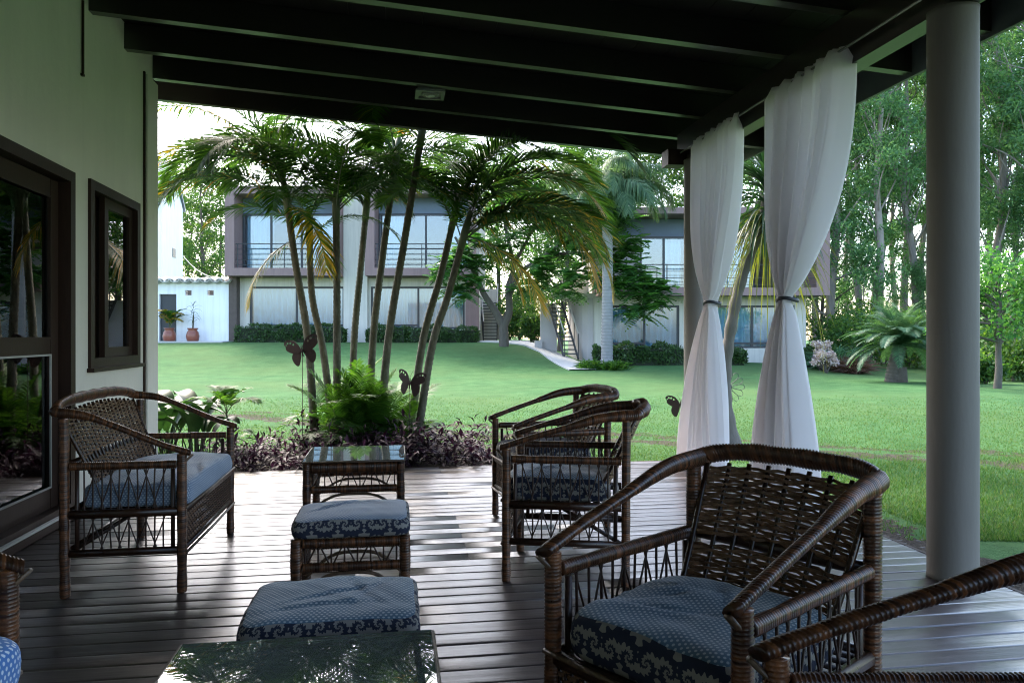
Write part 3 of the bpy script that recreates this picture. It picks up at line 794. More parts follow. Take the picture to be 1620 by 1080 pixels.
# ================================================================== WICKER FURNITURE
def chair_parts(root, w, d, ribs, nsp=19, zb=0.825, zr=0.858, bulge=0.085):
    hw, hd = w / 2, d / 2
    A = lambda mb, name, mat=M_CANE, sm=True: mb.build(name, mat, root, sm)
    zf = 0.672
    for sy in (-1, 1):
        m_ = MB(); wrapped(m_, [(hd, sy * hw, 0), (hd, sy * hw, zf)], lambda t: (0.0235, 0.0235), 0.0095, 8, 0.002, (1, 0, 0), rel=0.93); A(m_, 'leg')
        m_ = MB(); wrapped(m_, [(-hd, sy * hw, 0), (-hd - 0.005, sy * hw, zb)], lambda t: (0.0235, 0.0235), 0.0095, 8, 0.002, (1, 0, 0), rel=0.93); A(m_, 'leg')
        m_ = MB(); wrapped(m_, [(hd - 0.025, sy * hw, 0.622), (-hd + 0.022, sy * hw, 0.622)], lambda t: (0.018, 0.021), 0.0088, 8, 0.002); A(m_, 'arm_rail')
        for z, r in ((0.392, 0.022), (0.205, 0.019)):
            m_ = MB(); m_.tube([(hd - 0.02, sy * hw, z), (-hd + 0.02, sy * hw, z)], (r * 0.85, r), 8); A(m_, 'side_rail')
        m_ = MB(); m_.tube([(hd - 0.045, sy * (hw - 0.01), 0.21), (hd - 0.045, sy * (hw - 0.01), 0.60)], 0.0105, 6); A(m_, 'inner_post', M_TWIG)
        m_ = MB(); m_.tube([(-hd + 0.05, sy * (hw - 0.01), 0.21), (-hd + 0.05, sy * (hw - 0.01), 0.60)], 0.0105, 6); A(m_, 'inner_post', M_TWIG)
        # twigs in a W pattern, two tiers
        for (z0, z1) in ((0.412, 0.602), (0.224, 0.372)):
            n = nsp
            for k in range(n):
                x = -hd + 0.085 + (d - 0.17) * k / (n - 1)
                dx = (0, 0.026, 0, -0.026)[k % 4] * (1.0 if z1 < 0.5 else 1.15)
                m_ = MB()
                m_.tube([(x - dx, sy * hw + rnd.uniform(-0.004, 0.004), z0), (x + rnd.uniform(-0.004, 0.004), sy * hw, (z0 + z1) / 2), (x + dx, sy * hw, z1)], 0.0034 if dx else 0.0042, 5, cap=False)
                A(m_, 'spindle', M_TWIG)
    # hoop: front of one arm, up and round the back to the front of the other
    path = [(hd + 0.035, -hw, zf + 0.004), (hd - 0.10, -hw - 0.004, zf + 0.05), (0.0, -hw - 0.008, (zf + zb) / 2 + 0.035), (-hd * 0.62, -hw - 0.008, zb + 0.012)]
    arc = []
    for k in range(1, 14):
        a = math.pi * k / 14
        cs = math.cos(a); sn = math.sin(a)
        y = -hw * math.copysign(abs(cs) ** 0.62, cs)
        x = -hd - 0.02 - bulge * (abs(sn) ** 0.8)
        arc.append((x, y * 1.01, zb + 0.02 + (zr - zb) * sn))
    path = path + arc + [(p[0], -p[1], p[2]) for p in reversed(path)]
    hoop = cat_rom(path, 6)
    def rf(t):
        b = math.sin(math.pi * min(1, max(0, (t - 0.18) / 0.64))) if 0.18 < t < 0.82 else 0
        return (0.0205 + 0.003 * b, 0.016 + 0.018 * b ** 0.6)
    m_ = MB(); wrapped(m_, hoop, rf, 0.0098, 10, 0.011, rel=0.88); A(m_, 'top_rail')
    # rails across
    for z, x, nm, r in ((0.622, -hd - 0.002, 'back_rail', 0.02), (0.392, -hd, 'back_rail', 0.02), (0.205, -hd, 'back_rail', 0.017), (0.392, hd, 'front_rail', 0.021), (0.205, hd, 'front_rail', 0.017)):
        m_ = MB(); m_.tube([(x, -hw + 0.018, z), (x, hw - 0.018, z)], (r * 0.85, r), 8); A(m_, nm)
    for z in (0.412, 0.192):
        m_ = MB(); m_.tube([(hd + 0.022, -hw - 0.01, z), (hd + 0.024, 0, z - 0.004), (hd + 0.022, hw + 0.01, z)], 0.0075, 6); A(m_, 'edging', M_EDGE)
    # backrest: a woven panel leaning from the seat up to the hoop
    def bs(s, t):
        yb, yt_ = s * (hw * 0.80), s * (hw * 0.93)
        y = yb + (yt_ - yb) * t
        a = math.acos(max(-1, min(1, -math.copysign(abs(s * 0.93) ** (1 / 0.62), s) if s else 0)))
        xt = -hd - 0.012 - (bulge - 0.012) * (abs(math.sin(a)) ** 0.8)
        xb = -hd + 0.165 - 0.05 * (1 - s * s)
        x = xb + (xt - xb) * (t ** 0.9)
        z = 0.42 + (zb + 0.008 + (zr - zb - 0.02) * (1 - s * s) - 0.42) * t
        return Vector((x, y, z))
    wv = MB()
    rows = 50
    for r in range(rows + 1):
        t = 0.015 + 0.955 * r / rows
        if 0.45 < t < 0.505: continue
        pts = []
        nn = (ribs - 1) * 2
        for i in range(nn + 1):
            s = -1.02 + 2.04 * i / nn
            p = bs(max(-1, min(1, s)), t)
            if abs(s) > 1: p.y = s * abs(p.y) if False else p.y * 1.02
            sg = (0 if i % 2 else (1 if (i // 2 + r) % 2 else -1))
            p.x += sg * 0.0075
            p.z += 0.0028 * math.sin(i * 3.7 + r * 1.9) + 0.002 * math.sin(r * 5.1)
            pts.append(p)
        wv.tube(pts, (0.0024, 0.0066 + 0.0010 * math.sin(r * 2.7)), 4)
    back = A(wv, 'woven_backrest', M_WEAVE, False); back['kind'] = 'stuff'
    for i in range(ribs):
        s = -1 + 2 * i / (ribs - 1)
        m_ = MB(); m_.tube([bs(s, t) for t in (0, 0.2, 0.4, 0.6, 0.8, 1.0)], 0.0075 if 0 < i < ribs - 1 else 0.0095, 6)
        m_.build('rib', M_CANE, back, True)
    # front apron, woven close
    ap = MB()
    na = max(14, int(w / 0.022))
    for r in range(11):
        z = 0.222 + 0.150 * r / 10
        pts = []
        for i in range(na * 2 + 1):
            sg = (0 if i % 2 else (1 if (i // 2 + r) % 2 else -1))
            pts.append((hd + sg * 0.005, -hw + 0.024 + (w - 0.048) * i / (na * 2), z + 0.001 * math.sin(i + r)))
        ap.tube(pts, (0.0018, 0.0085), 4)
    ap = A(ap, 'woven_apron', M_WEAVE, False); ap['kind'] = 'stuff'
    for i in range(na + 1):
        m_ = MB(); y = -hw + 0.024 + (w - 0.048) * i / na
        m_.tube([(hd, y, 0.215), (hd, y, 0.38)], 0.0035, 5, cap=False); m_.build('stake', M_TWIG, ap, True)
    # seat deck under the cushion and two braces
    m_ = MB()
    for k in range(12):
        x = -hd + 0.05 + (d - 0.08) * k / 11
        m_.tube([(x, -hw + 0.01, 0.398), (x, 0, 0.394), (x, hw - 0.01, 0.398)], (0.019, 0.005), 6)
    st = A(m_, 'seat_slats', M_TWIG); st['kind'] = 'stuff'
    for sy in (-1, 1):
        m_ = MB(); m_.tube([(-hd + 0.02, sy * hw * 0.97, 0.21), (hd - 0.22, sy * hw * 0.55, 0.385)], 0.011, 6); A(m_, 'brace', M_TWIG)
        m_ = MB(); m_.tube([(hd - 0.02, sy * hw, 0.60), (hd + 0.05, sy * hw, 0.668)], (0.012, 0.006), 6); A(m_, 'arm_knee', M_EDGE)
def cushion_mesh(lx, ly, h, seed, mats, wr=1.0, rc=0.05):
    rn = random.Random(seed)
    per = []
    hx, hy = lx / 2 - rc, ly / 2 - rc
    for (cx, cy, a0) in ((hx, hy, 0), (-hx, hy, 90), (-hx, -hy, 180), (hx, -hy, 270)):
        nxt = {0: (-hx, hy), 90: (-hx, -hy), 180: (hx, -hy), 270: (hx, hy)}[a0]
        for k in range(5):
            a = R(a0 + 90 * k / 4); per.append((cx + rc * math.cos(a), cy + rc * math.sin(a)))
        ex, ey = per[-1]
        a = R(a0 + 90)
        sx, sy_ = nxt[0] + rc * math.cos(a), nxt[1] + rc * math.sin(a)
        for k in range(1, 14):
            t = k / 14; per.append((ex + (sx - ex) * t, ey + (sy_ - ey) * t))
    n = len(per)
    plen = [0.0]
    for i in range(n):
        a, b = per[i], per[(i + 1) % n]
        plen.append(plen[-1] + math.hypot(b[0] - a[0], b[1] - a[1]))
    prof = [(0.0, 0.0), (0.5, 0.0), (0.92, 0.0), (0.975, 0.04), (0.995, 0.18), (1.0, 0.35), (1.0, 0.55), (0.992, 0.72), (0.975, 0.84), (0.945, 0.90), (0.91, 0.93), (0.87, 0.95), (0.82, 0.97), (0.77, 0.985), (0.72, 0.995), (0.66, 1.005), (0.60, 1.015), (0.54, 1.022), (0.48, 1.028), (0.42, 1.033), (0.36, 1.037), (0.30, 1.04), (0.24, 1.042), (0.18, 1.044), (0.12, 1.045), (0.06, 1.045), (0.0, 1.045)]
    wv = [(rn.uniform(-1, 1), rn.uniform(-1, 1), rn.uniform(0, 6.28)) for _ in range(9)]
    creases = [(math.cos(a), math.sin(a), rn.uniform(-0.3, 0.3) * lx, rn.uniform(-0.25, 0.25) * ly) for a in [rn.uniform(0, 3.14) for _ in range(4)]]
    def wrinkle(x, y):
        s = 0
        for i, (a, b, c) in enumerate(wv):
            k = 14 + 9 * i
            s += math.sin(k * (a * x + b * y) + c + 2.2 * math.sin(7 * (b * x - a * y) + c)) / (1 + 0.55 * i)
        return s
    v, f, mi, uv = [], [], [], []
    for j, (s, zz) in enumerate(prof):
        for i in range(n):
            x, y = per[i][0] * s, per[i][1] * s
            z = zz * h
            if zz > 0.03:
                k = wrinkle(x, y)
                z += 0.0028 * wr * k * min(1, zz * 1.2)
                for (ca_, sa_, o_, l_) in creases:       # a few sharp creases pulled across the cloth
                    q_ = x * ca_ + y * sa_ - o_ - 0.012 * math.sin(9 * (y * ca_ - x * sa_) + o_ * 50)
                    z -= 0.006 * wr * math.exp(-(q_ / 0.010) ** 2) * math.exp(-((y * ca_ - x * sa_ - l_) / 0.16) ** 2) * (zz > 0.8) - 0.0035 * wr * math.exp(-((q_ - 0.022) / 0.013) ** 2) * math.exp(-((y * ca_ - x * sa_ - l_) / 0.16) ** 2) * (zz > 0.8)
                x *= 1 + 0.006 * wr * math.sin(i * 0.9 + j + seed); y *= 1 + 0.006 * wr * math.sin(i * 0.7 + j * 1.3)
                # corners sag a little
                cr = abs(x / (lx / 2)) ** 3 * abs(y / (ly / 2)) ** 3
                z -= 0.18 * h * cr * (zz > 0.5)
            v.append((x, y, z))
    for j in range(len(prof) - 1):
        side = 2 <= j <= 8
        for i in range(n):
            i2 = (i + 1) % n
            f.append((j * n + i, j * n + i2, (j + 1) * n + i2, (j + 1) * n + i)); mi.append(1 if side else 0)
            for (jj, ii, pl_) in ((j, i, plen[i]), (j, i2, plen[i + 1]), (j + 1, i2, plen[i + 1]), (j + 1, i, plen[i])):
                if side: uv.append((pl_ + 3, v[jj * n + ii][2]))
                else: uv.append((per[ii][0] * prof[jj][0] + 3, per[ii][1] * prof[jj][0] + 3))
    me = bpy.data.meshes.new('cushion'); me.from_pydata(v, [], f)
    for m_ in mats: me.materials.append(m_)
    me.polygons.foreach_set('material_index', mi)
    me.polygons.foreach_set('use_smooth', [True] * len(f))
    ul = me.uv_layers.new(name='UVMap')
    ul.data.foreach_set('uv', [c for p in uv for c in p])
    me.update()
    return me

CHW, CHD = 0.545, 0.60
proto = empty('wicker_armchair')
chair_parts(proto, CHW, CHD, 9)
def chair(proto_, first, loc, deg, label, group):
    o = proto_ if first else copy_tree(proto_)
    o.location = loc; o.rotation_euler = (0, 0, R(deg))
    tag(o, label, 'armchair', group)
    return o
def cushion(name_mats, lx, ly, h, loc, deg, seed, label, wr=1.0, group='blue patterned seat cushions', off=0.0):
    o = link('cushion', cushion_mesh(lx, ly, h, seed, name_mats, wr), None, (loc[0] + off * math.cos(R(deg)), loc[1] + off * math.sin(R(deg)), loc[2]), (0, 0, R(deg)))
    tag(o, label, 'cushion', group)
    return o
G = 'brown wicker armchairs on the deck'
spots = [
    ((0.838, 1.922, 0), 213, 'large dark wicker armchair in front of the white curtains, seat towards the camera', (M_DOTS, M_DAMASK), 'dark blue dotted cushion with scroll border on the large wicker armchair'),
    ((0.925, 3.99, 0), 163, 'dark wicker armchair seen from its side, nearer of the pair by the low tables', (M_DOTSPALE, M_DAMASK), 'cushion with pale top and dark scroll sides, nearer of the pair of chairs'),
    ((1.027, 5.015, 0), 188.6, 'dark wicker armchair seen from its side, farther of the pair by the low tables', (M_DAMASK, M_DAMASK), 'dark scroll patterned cushion on the armchair nearest the purple plants'),
    ((0.934, 0.963, 0), 171.25, 'wicker armchair of which only one arm rail shows beside the large armchair', (M_DOTS, M_DAMASK), None),
    ((-1.235, 1.76, 0), 2, 'light brown wicker armchair by the house wall, mostly cut off, with bright blue cushion', (M_DOTSBRIGHT, M_DOTSBRIGHT), 'bright blue dotted cushion on the wicker chair at the bottom left corner'),
]
for i, (loc, deg, lab, mats, clab) in enumerate(spots):
    ch_ = chair(proto, i == 0, loc, deg, lab, G)
    ch_.scale = (1.06, 1.04, 1.0) if i == 0 else (1, 1, 1)
    if clab:
        cushion(mats, 0.53, 0.50, 0.132, (loc[0], loc[1], 0.408), deg, 20 + i, clab, 1.3, off=0.05 if i != 4 else 0.09)
settee = empty('wicker_settee', (-1.293, 4.455, 0), 0, 'wide brown wicker settee with curved back beside the glass door', 'settee')
chair_parts(settee, 1.10, 0.53, 19, 19, 0.85, 0.905, 0.06)
cushion((M_DOTSPALE, M_DOTSPALE), 0.50, 1.05, 0.13, (-1.293, 4.455, 0.408), 0, 41, 'long crumpled blue cushion on the wicker settee', 1.9, off=0.04)

def stand_parts(root, lx, ly, ztop, rails, legr, nx_, ny_, top=True):
    hx, hy = lx / 2 - legr, ly / 2 - legr
    for sx in (-1, 1):
        for sy in (-1, 1):
            m_ = MB(); wrapped(m_, [(sx * hx, sy * hy, 0), (sx * hx, sy * hy, ztop)], lambda t: (legr, legr), 0.012, 8, 0.003, (1, 0, 0)); m_.build('leg', M_CANE, root, True)
    (a0, a1), (b0, b1) = rails
    for (z0, z1) in rails:
        r = (z1 - z0) / 2
        for sy in (-1, 1):
            m_ = MB(); wrapped(m_, [(-hx + legr, sy * hy, z0 + r), (hx - legr, sy * hy, z0 + r)], lambda t: (legr * 0.75, r), 0.011, 8, 0.003); m_.build('rail', M_CANE, root, True)
        for sx in (-1, 1):
            m_ = MB(); wrapped(m_, [(sx * hx, -hy + legr, z0 + r), (sx * hx, hy - legr, z0 + r)], lambda t: (legr * 0.75, r), 0.011, 8, 0.003); m_.build('rail', M_CANE, root, True)
    for side, n in ((0, nx_), (1, ny_)):
        L = (hx if side == 0 else hy) - legr - 0.012
        for sg in (-1, 1):
            for k in range(n):
                x = -L + 2 * L * k / (n - 1)
                dx = (0, 0.018, 0, -0.018)[k % 4]
                p, q = ((x - dx, sg * hy, b1 - 0.004), (x + dx, sg * hy, a0 + 0.004)) if side == 0 else ((sg * hx, x - dx, b1 - 0.004), (sg * hx, x + dx, a0 + 0.004))
                m_ = MB(); m_.tube([p, q], 0.0042, 5, cap=False); m_.build('spindle', M_TWIG, root, True)
    # bent canes that stiffen the legs
    for sy in (-1, 1):
        pts = [(-hx, sy * hy * 0.9, b0 - 0.13), (-hx * 0.5, sy * hy * 0.9, b0 - 0.03), (0, sy * hy * 0.9, b0 - 0.012), (hx * 0.5, sy * hy * 0.9, b0 - 0.03), (hx, sy * hy * 0.9, b0 - 0.13)]
        m_ = MB(); m_.tube(cat_rom(pts, 5), 0.009, 6); m_.build('bent_brace', M_EDGE, root, True)
    wv = MB()
    zt = a1 - 0.012
    n = int((lx - 0.05) / 0.014)
    for r in range(n):
        x = -hx + 0.01 + (2 * hx - 0.02) * r / (n - 1)
        pts = [(x, -hy + 2 * hy * i / 24, zt + (0.003 if (i + r) % 2 else -0.003)) for i in range(25)]
        wv.tube(pts, (0.0055, 0.0018), 4)
    o = wv.build('woven_top', M_WEAVE, root); o['kind'] = 'stuff'
def table(loc, label):
    t = empty('coffee_table', loc, 0, label, 'table', 'glass topped wicker coffee tables')
    stand_parts(t, 0.65, 0.65, 0.432, ((0.360, 0.432), (0.232, 0.284)), 0.027, 15, 15)
    g = MB(); g.box(-0.322, 0.322, -0.322, 0.322, 0.437, 0.445); g.build('glass_top', M_GLASSTOP, t)
    e = MB()
    for sy in (-1, 1):
        e.tube([(-0.325, sy * 0.327, 0.437), (0.325, sy * 0.327, 0.437)], 0.006, 6); e.tube([(sy * 0.327, -0.325, 0.437), (sy * 0.327, 0.325, 0.437)], 0.006, 6)
    e.build('edging', M_EDGE, t, True)
table((-0.262, 5.30, 0), 'low wicker coffee table with pale glass top nearest the purple plants')
table((-0.225, 1.765, 0), 'low wicker table at the front with glass reflecting palm leaves and sky')
def ottoman(loc, label, clab, mats, seed):
    t = empty('footstool', loc, 0, label, 'footstool', 'wicker footstools in the row of tables')
    stand_parts(t, 0.53, 0.42, 0.345, ((0.302, 0.345), (0.195, 0.238)), 0.026, 15, 11)
    cushion(mats, 0.525, 0.425, 0.088, (loc[0], loc[1], 0.348), 0, seed, clab, 0.8, 'blue footstool cushions')
ottoman((-0.195, 3.655, 0), 'wicker footstool in the middle of the row with its lattice showing', 'pale blue cushion with scroll patterned front on the middle footstool', (M_DOTSPALE, M_DAMASK), 51)
ottoman((-0.188, 2.44, 0), 'wicker footstool right behind the front glass table, hidden under its cushion', 'dotted blue footstool cushion just behind the front glass table', (M_DOTS, M_DAMASK), 52)

# ================================================================== LEAVES, FRONDS, CROWNS
def np_mesh(name, verts, tris, mats, midx=None, smooth=False):
    # verts (N,3), faces as an (M,k) array
    me = bpy.data.meshes.new(name)
    verts = np.asarray(verts, dtype=np.float32); tris = np.asarray(tris, dtype=np.int32)
    k = tris.shape[1]
    me.vertices.add(len(verts)); me.vertices.foreach_set('co', verts.ravel())
    me.loops.add(tris.size); me.loops.foreach_set('vertex_index', tris.ravel())
    me.polygons.add(len(tris)); me.polygons.foreach_set('loop_start', np.arange(0, tris.size, k, dtype=np.int32))
    for m_ in (mats if isinstance(mats, (list, tuple)) else [mats]): me.materials.append(m_)
    if midx is not None: me.polygons.foreach_set('material_index', np.asarray(midx, dtype=np.int32))
    if smooth: me.polygons.foreach_set('use_smooth', np.ones(len(tris), dtype=bool))
    me.update(calc_edges=True)
    return me
def unit(a): return a / np.maximum(1e-9, np.linalg.norm(a, axis=-1, keepdims=True))
def leaf_cloud(rng, pos, length, width, updir=0.0, hang=0.0, out=None):
    # one folded rhombus for every position; returns vertices and quads
    n = len(pos)
    d = unit(rng.normal(size=(n, 3)) + np.array([0, 0, updir - hang]))
    if out is not None: d = unit(d + out * 0.8)
    s = unit(np.cross(d, rng.normal(size=(n, 3))))
    L = (length * rng.uniform(0.6, 1.3, n))[:, None]; W = (width * rng.uniform(0.6, 1.3, n))[:, None]
    a = pos; b = pos + d * L * 0.5 + s * W * 0.5; c = pos + d * L; e = pos + d * L * 0.5 - s * W * 0.5
    nrm = unit(np.cross(d, s)) * W * 0.18
    v = np.stack([a, b + nrm, c, e + nrm], 1).reshape(-1, 3)
    q = np.arange(4 * n).reshape(-1, 4)
    return v, q
def frond_mesh(name, L, n, ll, lw, e0, e1, mats, seed, fold=0.35, plume=0.0, droop=0.25, mixmat=None, stalk=0.12, rr=0.012):
    # a pinnate frond from the origin along +x: arching midrib, leaflets down both sides
    rn = random.Random(seed)
    mb = MB()
    pts, dirs = [], []
    p = Vector((0, 0, 0)); S = 22
    yaw = rn.uniform(-0.10, 0.10)
    for i in range(S + 1):
        t = i / S
        a = R(e0 + (e1 - e0) * (t ** 1.25)); yw = yaw * t * 2
        dv = Vector((math.cos(a) * math.cos(yw), math.cos(a) * math.sin(yw), math.sin(a)))
        pts.append(p.copy()); dirs.append(dv); p = p + dv * (L / S)
    mb.tube(pts, [rr * (1 - 0.85 * i / S) for i in range(S + 1)], 4, 1 if len(mats) > 1 else 0)
    for k in range(n):
        t = stalk + (1 - stalk) * (k + 0.5) / n
        x = t * S; i = min(S - 1, int(x)); fr = x - i
        b = pts[i].lerp(pts[i + 1], fr); T = dirs[i]
        side0 = Vector((-T.y, T.x, 0))
        if side0.length < 0.05: side0 = Vector((0, 1, 0))
        side0.normalize(); up = T.cross(side0); up = -up if up.z < 0 and abs(T.z) < 0.98 else up
        tt = (t - stalk) / (1 - stalk)
        prof = (math.sin(math.pi * (0.16 + 0.80 * tt)) ** 0.7)
        for sg in (-1, 1):
            if rn.random() < 0.04: continue
            ln = ll * prof * rn.uniform(0.82, 1.12)
            fw = 0.35 + 0.75 * tt + rn.uniform(-0.12, 0.12)
            pl_ = rn.uniform(-plume, plume)
            d = (T * fw + side0 * sg * 1.0 + up * (fold + pl_)).normalized()
            w = lw * rn.uniform(0.8, 1.2)
            wv = d.cross(up + side0 * sg * -0.4).normalized() * (w / 2)
            dr = droop * rn.uniform(0.6, 1.5)
            m1 = b + d * ln * 0.45 - Vector((0, 0, dr * ln * 0.12)); tip = b + d * ln * 0.96 - Vector((0, 0, dr * ln * 0.62))
            mi = 0
            if mixmat and rn.random() < mixmat(tt): mi = 2
            o = len(mb.v)
            mb.v += [tuple(b - wv * 0.5), tuple(b + wv * 0.5), tuple(m1 + wv), tuple(m1 - wv), tuple(tip)]
            mb.f.append((o, o + 1, o + 2, o + 3)); mb.m.append(mi)
            mb.f.append((o + 3, o + 2, o + 4)); mb.m.append(mi)
    return mb.mesh(name, mats)
def crown_mesh(name, rng, centres, radii, per, length, width, mat, hang=0.0, shell=0.5):
    P_ = []
    for c, r in zip(centres, radii):
        k = max(6, int(per * (r / np.mean(radii)) ** 2))
        d = unit(rng.normal(size=(k, 3)))
        rad = r * rng.uniform(shell, 1.0, k) ** 0.8
        P_.append(np.asarray(c) + d * rad[:, None] * np.array([1, 1, 0.72]))
    pos = np.concatenate(P_)
    v, q = leaf_cloud(rng, pos, length, width, 0.0, hang)
    return np_mesh(name, v, q, mat)

# ================================================================== GROUND COVER
def make_grass():
    rng = np.random.default_rng(3)
    N = 420000
    D = 5.0 + 13.0 * rng.random(N) ** 1.3
    X = (rng.random(N) * 2 - 1) * (0.72 * D + 0.3)
    wx = X * CT + D * ST; wy = -X * ST + D * CT
    ok = ((wx > 3.12) | (wy > 7.42)) & (wx > -7)
    ok &= ~((wx < 1.0) & (wy < 8.6)); ok &= ~((wx < 3.7) & (wx > 1.0) & (wy < 7.6) & (rng.random(N) < 0.85))
    ok &= ~((wx < 3.35) & (wy < 7.5))
    dd = 0.527 * wx + 0.850 * wy
    wob = 0.45 * np.sin(wx * 1.1) * np.cos(wy * 0.8)
    ok &= ~((np.abs(dd + wob - 9.62) < 0.30) & (rng.random(N) < 0.72))
    ok &= rng.random(N) > np.clip((D - 8.0) / 9.5, 0, 1)
    X, D = X[ok], D[ok]; wx, wy = wx[ok], wy[ok]
    n = len(X)
    z = np.array([terrain(a, b) for a, b in zip(X, D)]) - 0.006
    h = rng.uniform(0.010, 0.032, n) * (1 + 0.5 * (wx > 3) * (wy < 7.5)); w = 0.0035 + 0.0009 * D
    a = rng.uniform(0, 6.283, n); le = rng.uniform(0.2, 0.9, n) * h
    bx, by = np.cos(a) * w / 2, np.sin(a) * w / 2
    c = rng.uniform(0, 6.283, n)
    v = np.stack([np.stack([wx - bx, wy - by, z], 1), np.stack([wx + bx, wy + by, z], 1), np.stack([wx + np.cos(c) * le, wy + np.sin(c) * le, z + h], 1)], 1).reshape(-1, 3)
    me = np_mesh('grass', v, np.arange(3 * n).reshape(-1, 3), M_BLADE)
    tag(link('grass', me), 'short green grass blades on the near lawn', 'grass', kind='stuff')
make_grass()
def make_pebbles():
    rng = np.random.default_rng(9)
    mb = MB()
    for _ in range(900):
        y = rng.uniform(3.0, 7.2); x = 3.06 + abs(rng.normal()) * 0.22
        if x > 3.7: continue
        r = rng.uniform(0.008, 0.028)
        mb.lathe([(r * 0.7, 0), (r, r * 0.4), (r * 0.6, r * 0.8)], 5, (x, y, GZ - 0.002))
    tag(mb.build('gravel', M_PEBBLE), 'dark gravel along the edge of the deck', 'gravel', kind='stuff')
make_pebbles()

# purple-leaved ground cover along the front of the deck
def make_purple():
    rng = np.random.default_rng(21)
    V, Q = [], []
    n = 0
    stems = 760
    for _ in range(stems):
        x = rng.uniform(-1.78, 1.02); y = 7.34 + rng.random() ** 1.2 * 1.15
        if y > 8.35 - 0.5 * abs(x + 0.3) * 0.4 + 0.3: continue
        hh = (0.30 + 0.15 * math.sin(x * 3.1 + 1.2) * math.sin(y * 2.7)) * rng.uniform(0.6, 1.25)
        if x < -1.4: hh *= 0.75
        lean = rng.normal(size=2) * 0.09
        for k in range(rng.integers(5, 9)):
            t = 0.25 + 0.75 * k / 7
            b = np.array([x + lean[0] * t, y + lean[1] * t, GZ + hh * t + 0.02])
            az = rng.uniform(0, 6.283); el = rng.uniform(-0.1, 0.9) + 0.5 * (t > 0.9)
            d = np.array([math.cos(az) * math.cos(el), math.sin(az) * math.cos(el), math.sin(el)])
            s = unit(np.cross(d, [0, 0, 1.0])); u = np.cross(s, d)
            L = rng.uniform(0.09, 0.17); W = L * rng.uniform(0.20, 0.30)
            m1 = b + d * L * 0.45; tip = b + d * L - np.array([0, 0, L * 0.22])
            V += [b, m1 + s * W / 2 + u * W * 0.25, tip, m1 - s * W / 2 + u * W * 0.25]
            V += [m1 * 1.0]
            Q += [(n, n + 1, n + 4), (n + 1, n + 2, n + 4), (n + 2, n + 3, n + 4), (n + 3, n, n + 4)]
            n += 5
    me = np_mesh('purple_plants', np.array(V), np.array(Q), M_PURPLE)
    tag(link('purple_plants', me), 'low bed of purple pointed leaves along the front edge of the deck', 'plants', kind='stuff')
make_purple()

# ================================================================== PALM CLUMP
yel = lambda t: 0.10 + 0.35 * t
FR = {
    'up':   [frond_mesh('frond', 2.1, 84, 0.58, 0.023, 68, -58, [M_FROND, M_SHAFT, M_FRONDTIP], s, 0.30, 0.06, 0.35) for s in (1, 2)],
    'arch': [frond_mesh('frond', 2.4, 92, 0.60, 0.023, 56, -74, [M_FROND, M_SHAFT, M_FRONDTIP], s, 0.25, 0.05, 0.40) for s in (3, 4)],
    'flat': [frond_mesh('frond', 2.1, 84, 0.56, 0.023, 36, -76, [M_FROND, M_SHAFT, M_FRONDTIP], s, 0.18, 0.05, 0.45, lambda t: 0.10 * t) for s in (5, 6)],
    'old':  [frond_mesh('frond', 2.1, 84, 0.58, 0.025, 30, -82, [M_FROND, M_SHAFT, M_FRONDTIP], s, 0.12, 0.05, 0.55, lambda t: 0.15 + 0.65 * t * t) for s in (7, 8)],
    'gold': [frond_mesh('frond', 2.3, 88, 0.56, 0.023, 60, -66, [M_FRONDTIP, M_SHAFT, M_FROND], s, 0.2, 0.05, 0.5, lambda t: 0.65) for s in (9,)],
    'hang': [frond_mesh('frond', 1.2, 56, 0.42, 0.022, -25, -88, [M_FRONDTIP, M_SHAFT, M_FROND], s, 0.05, 0.10, 0.6, lambda t: 0.6 - 0.6 * t) for s in (10, 11)],
}
def palm_trunk(root, base, pts, r0, r1, mat, rings=0.055, name='trunk'):
    q, tt = resample(cat_rom([p - base for p in pts], 10), rings / 3)
    rad = [(r0 + (r1 - r0) * t + 0.35 * r0 * max(0, 1 - t * 14)) * (0.93, 1.0, 1.035)[i % 3] for i, t in enumerate(tt)]
    m_ = MB(); m_.tube(q, rad, 12)
    m_.build(name, mat, root, True)
def place_frond(root, me, loc, azc, scale=1.0, tilt=0.0, roll=0.0, name='frond'):
    # azc: 0 to the right of the picture, 90 away, 180 left, 270 towards the viewer
    o = link(name, me, root, loc, None, scale)
    o.rotation_euler = (R(roll), R(-tilt), R(azc) - TH)
    return o
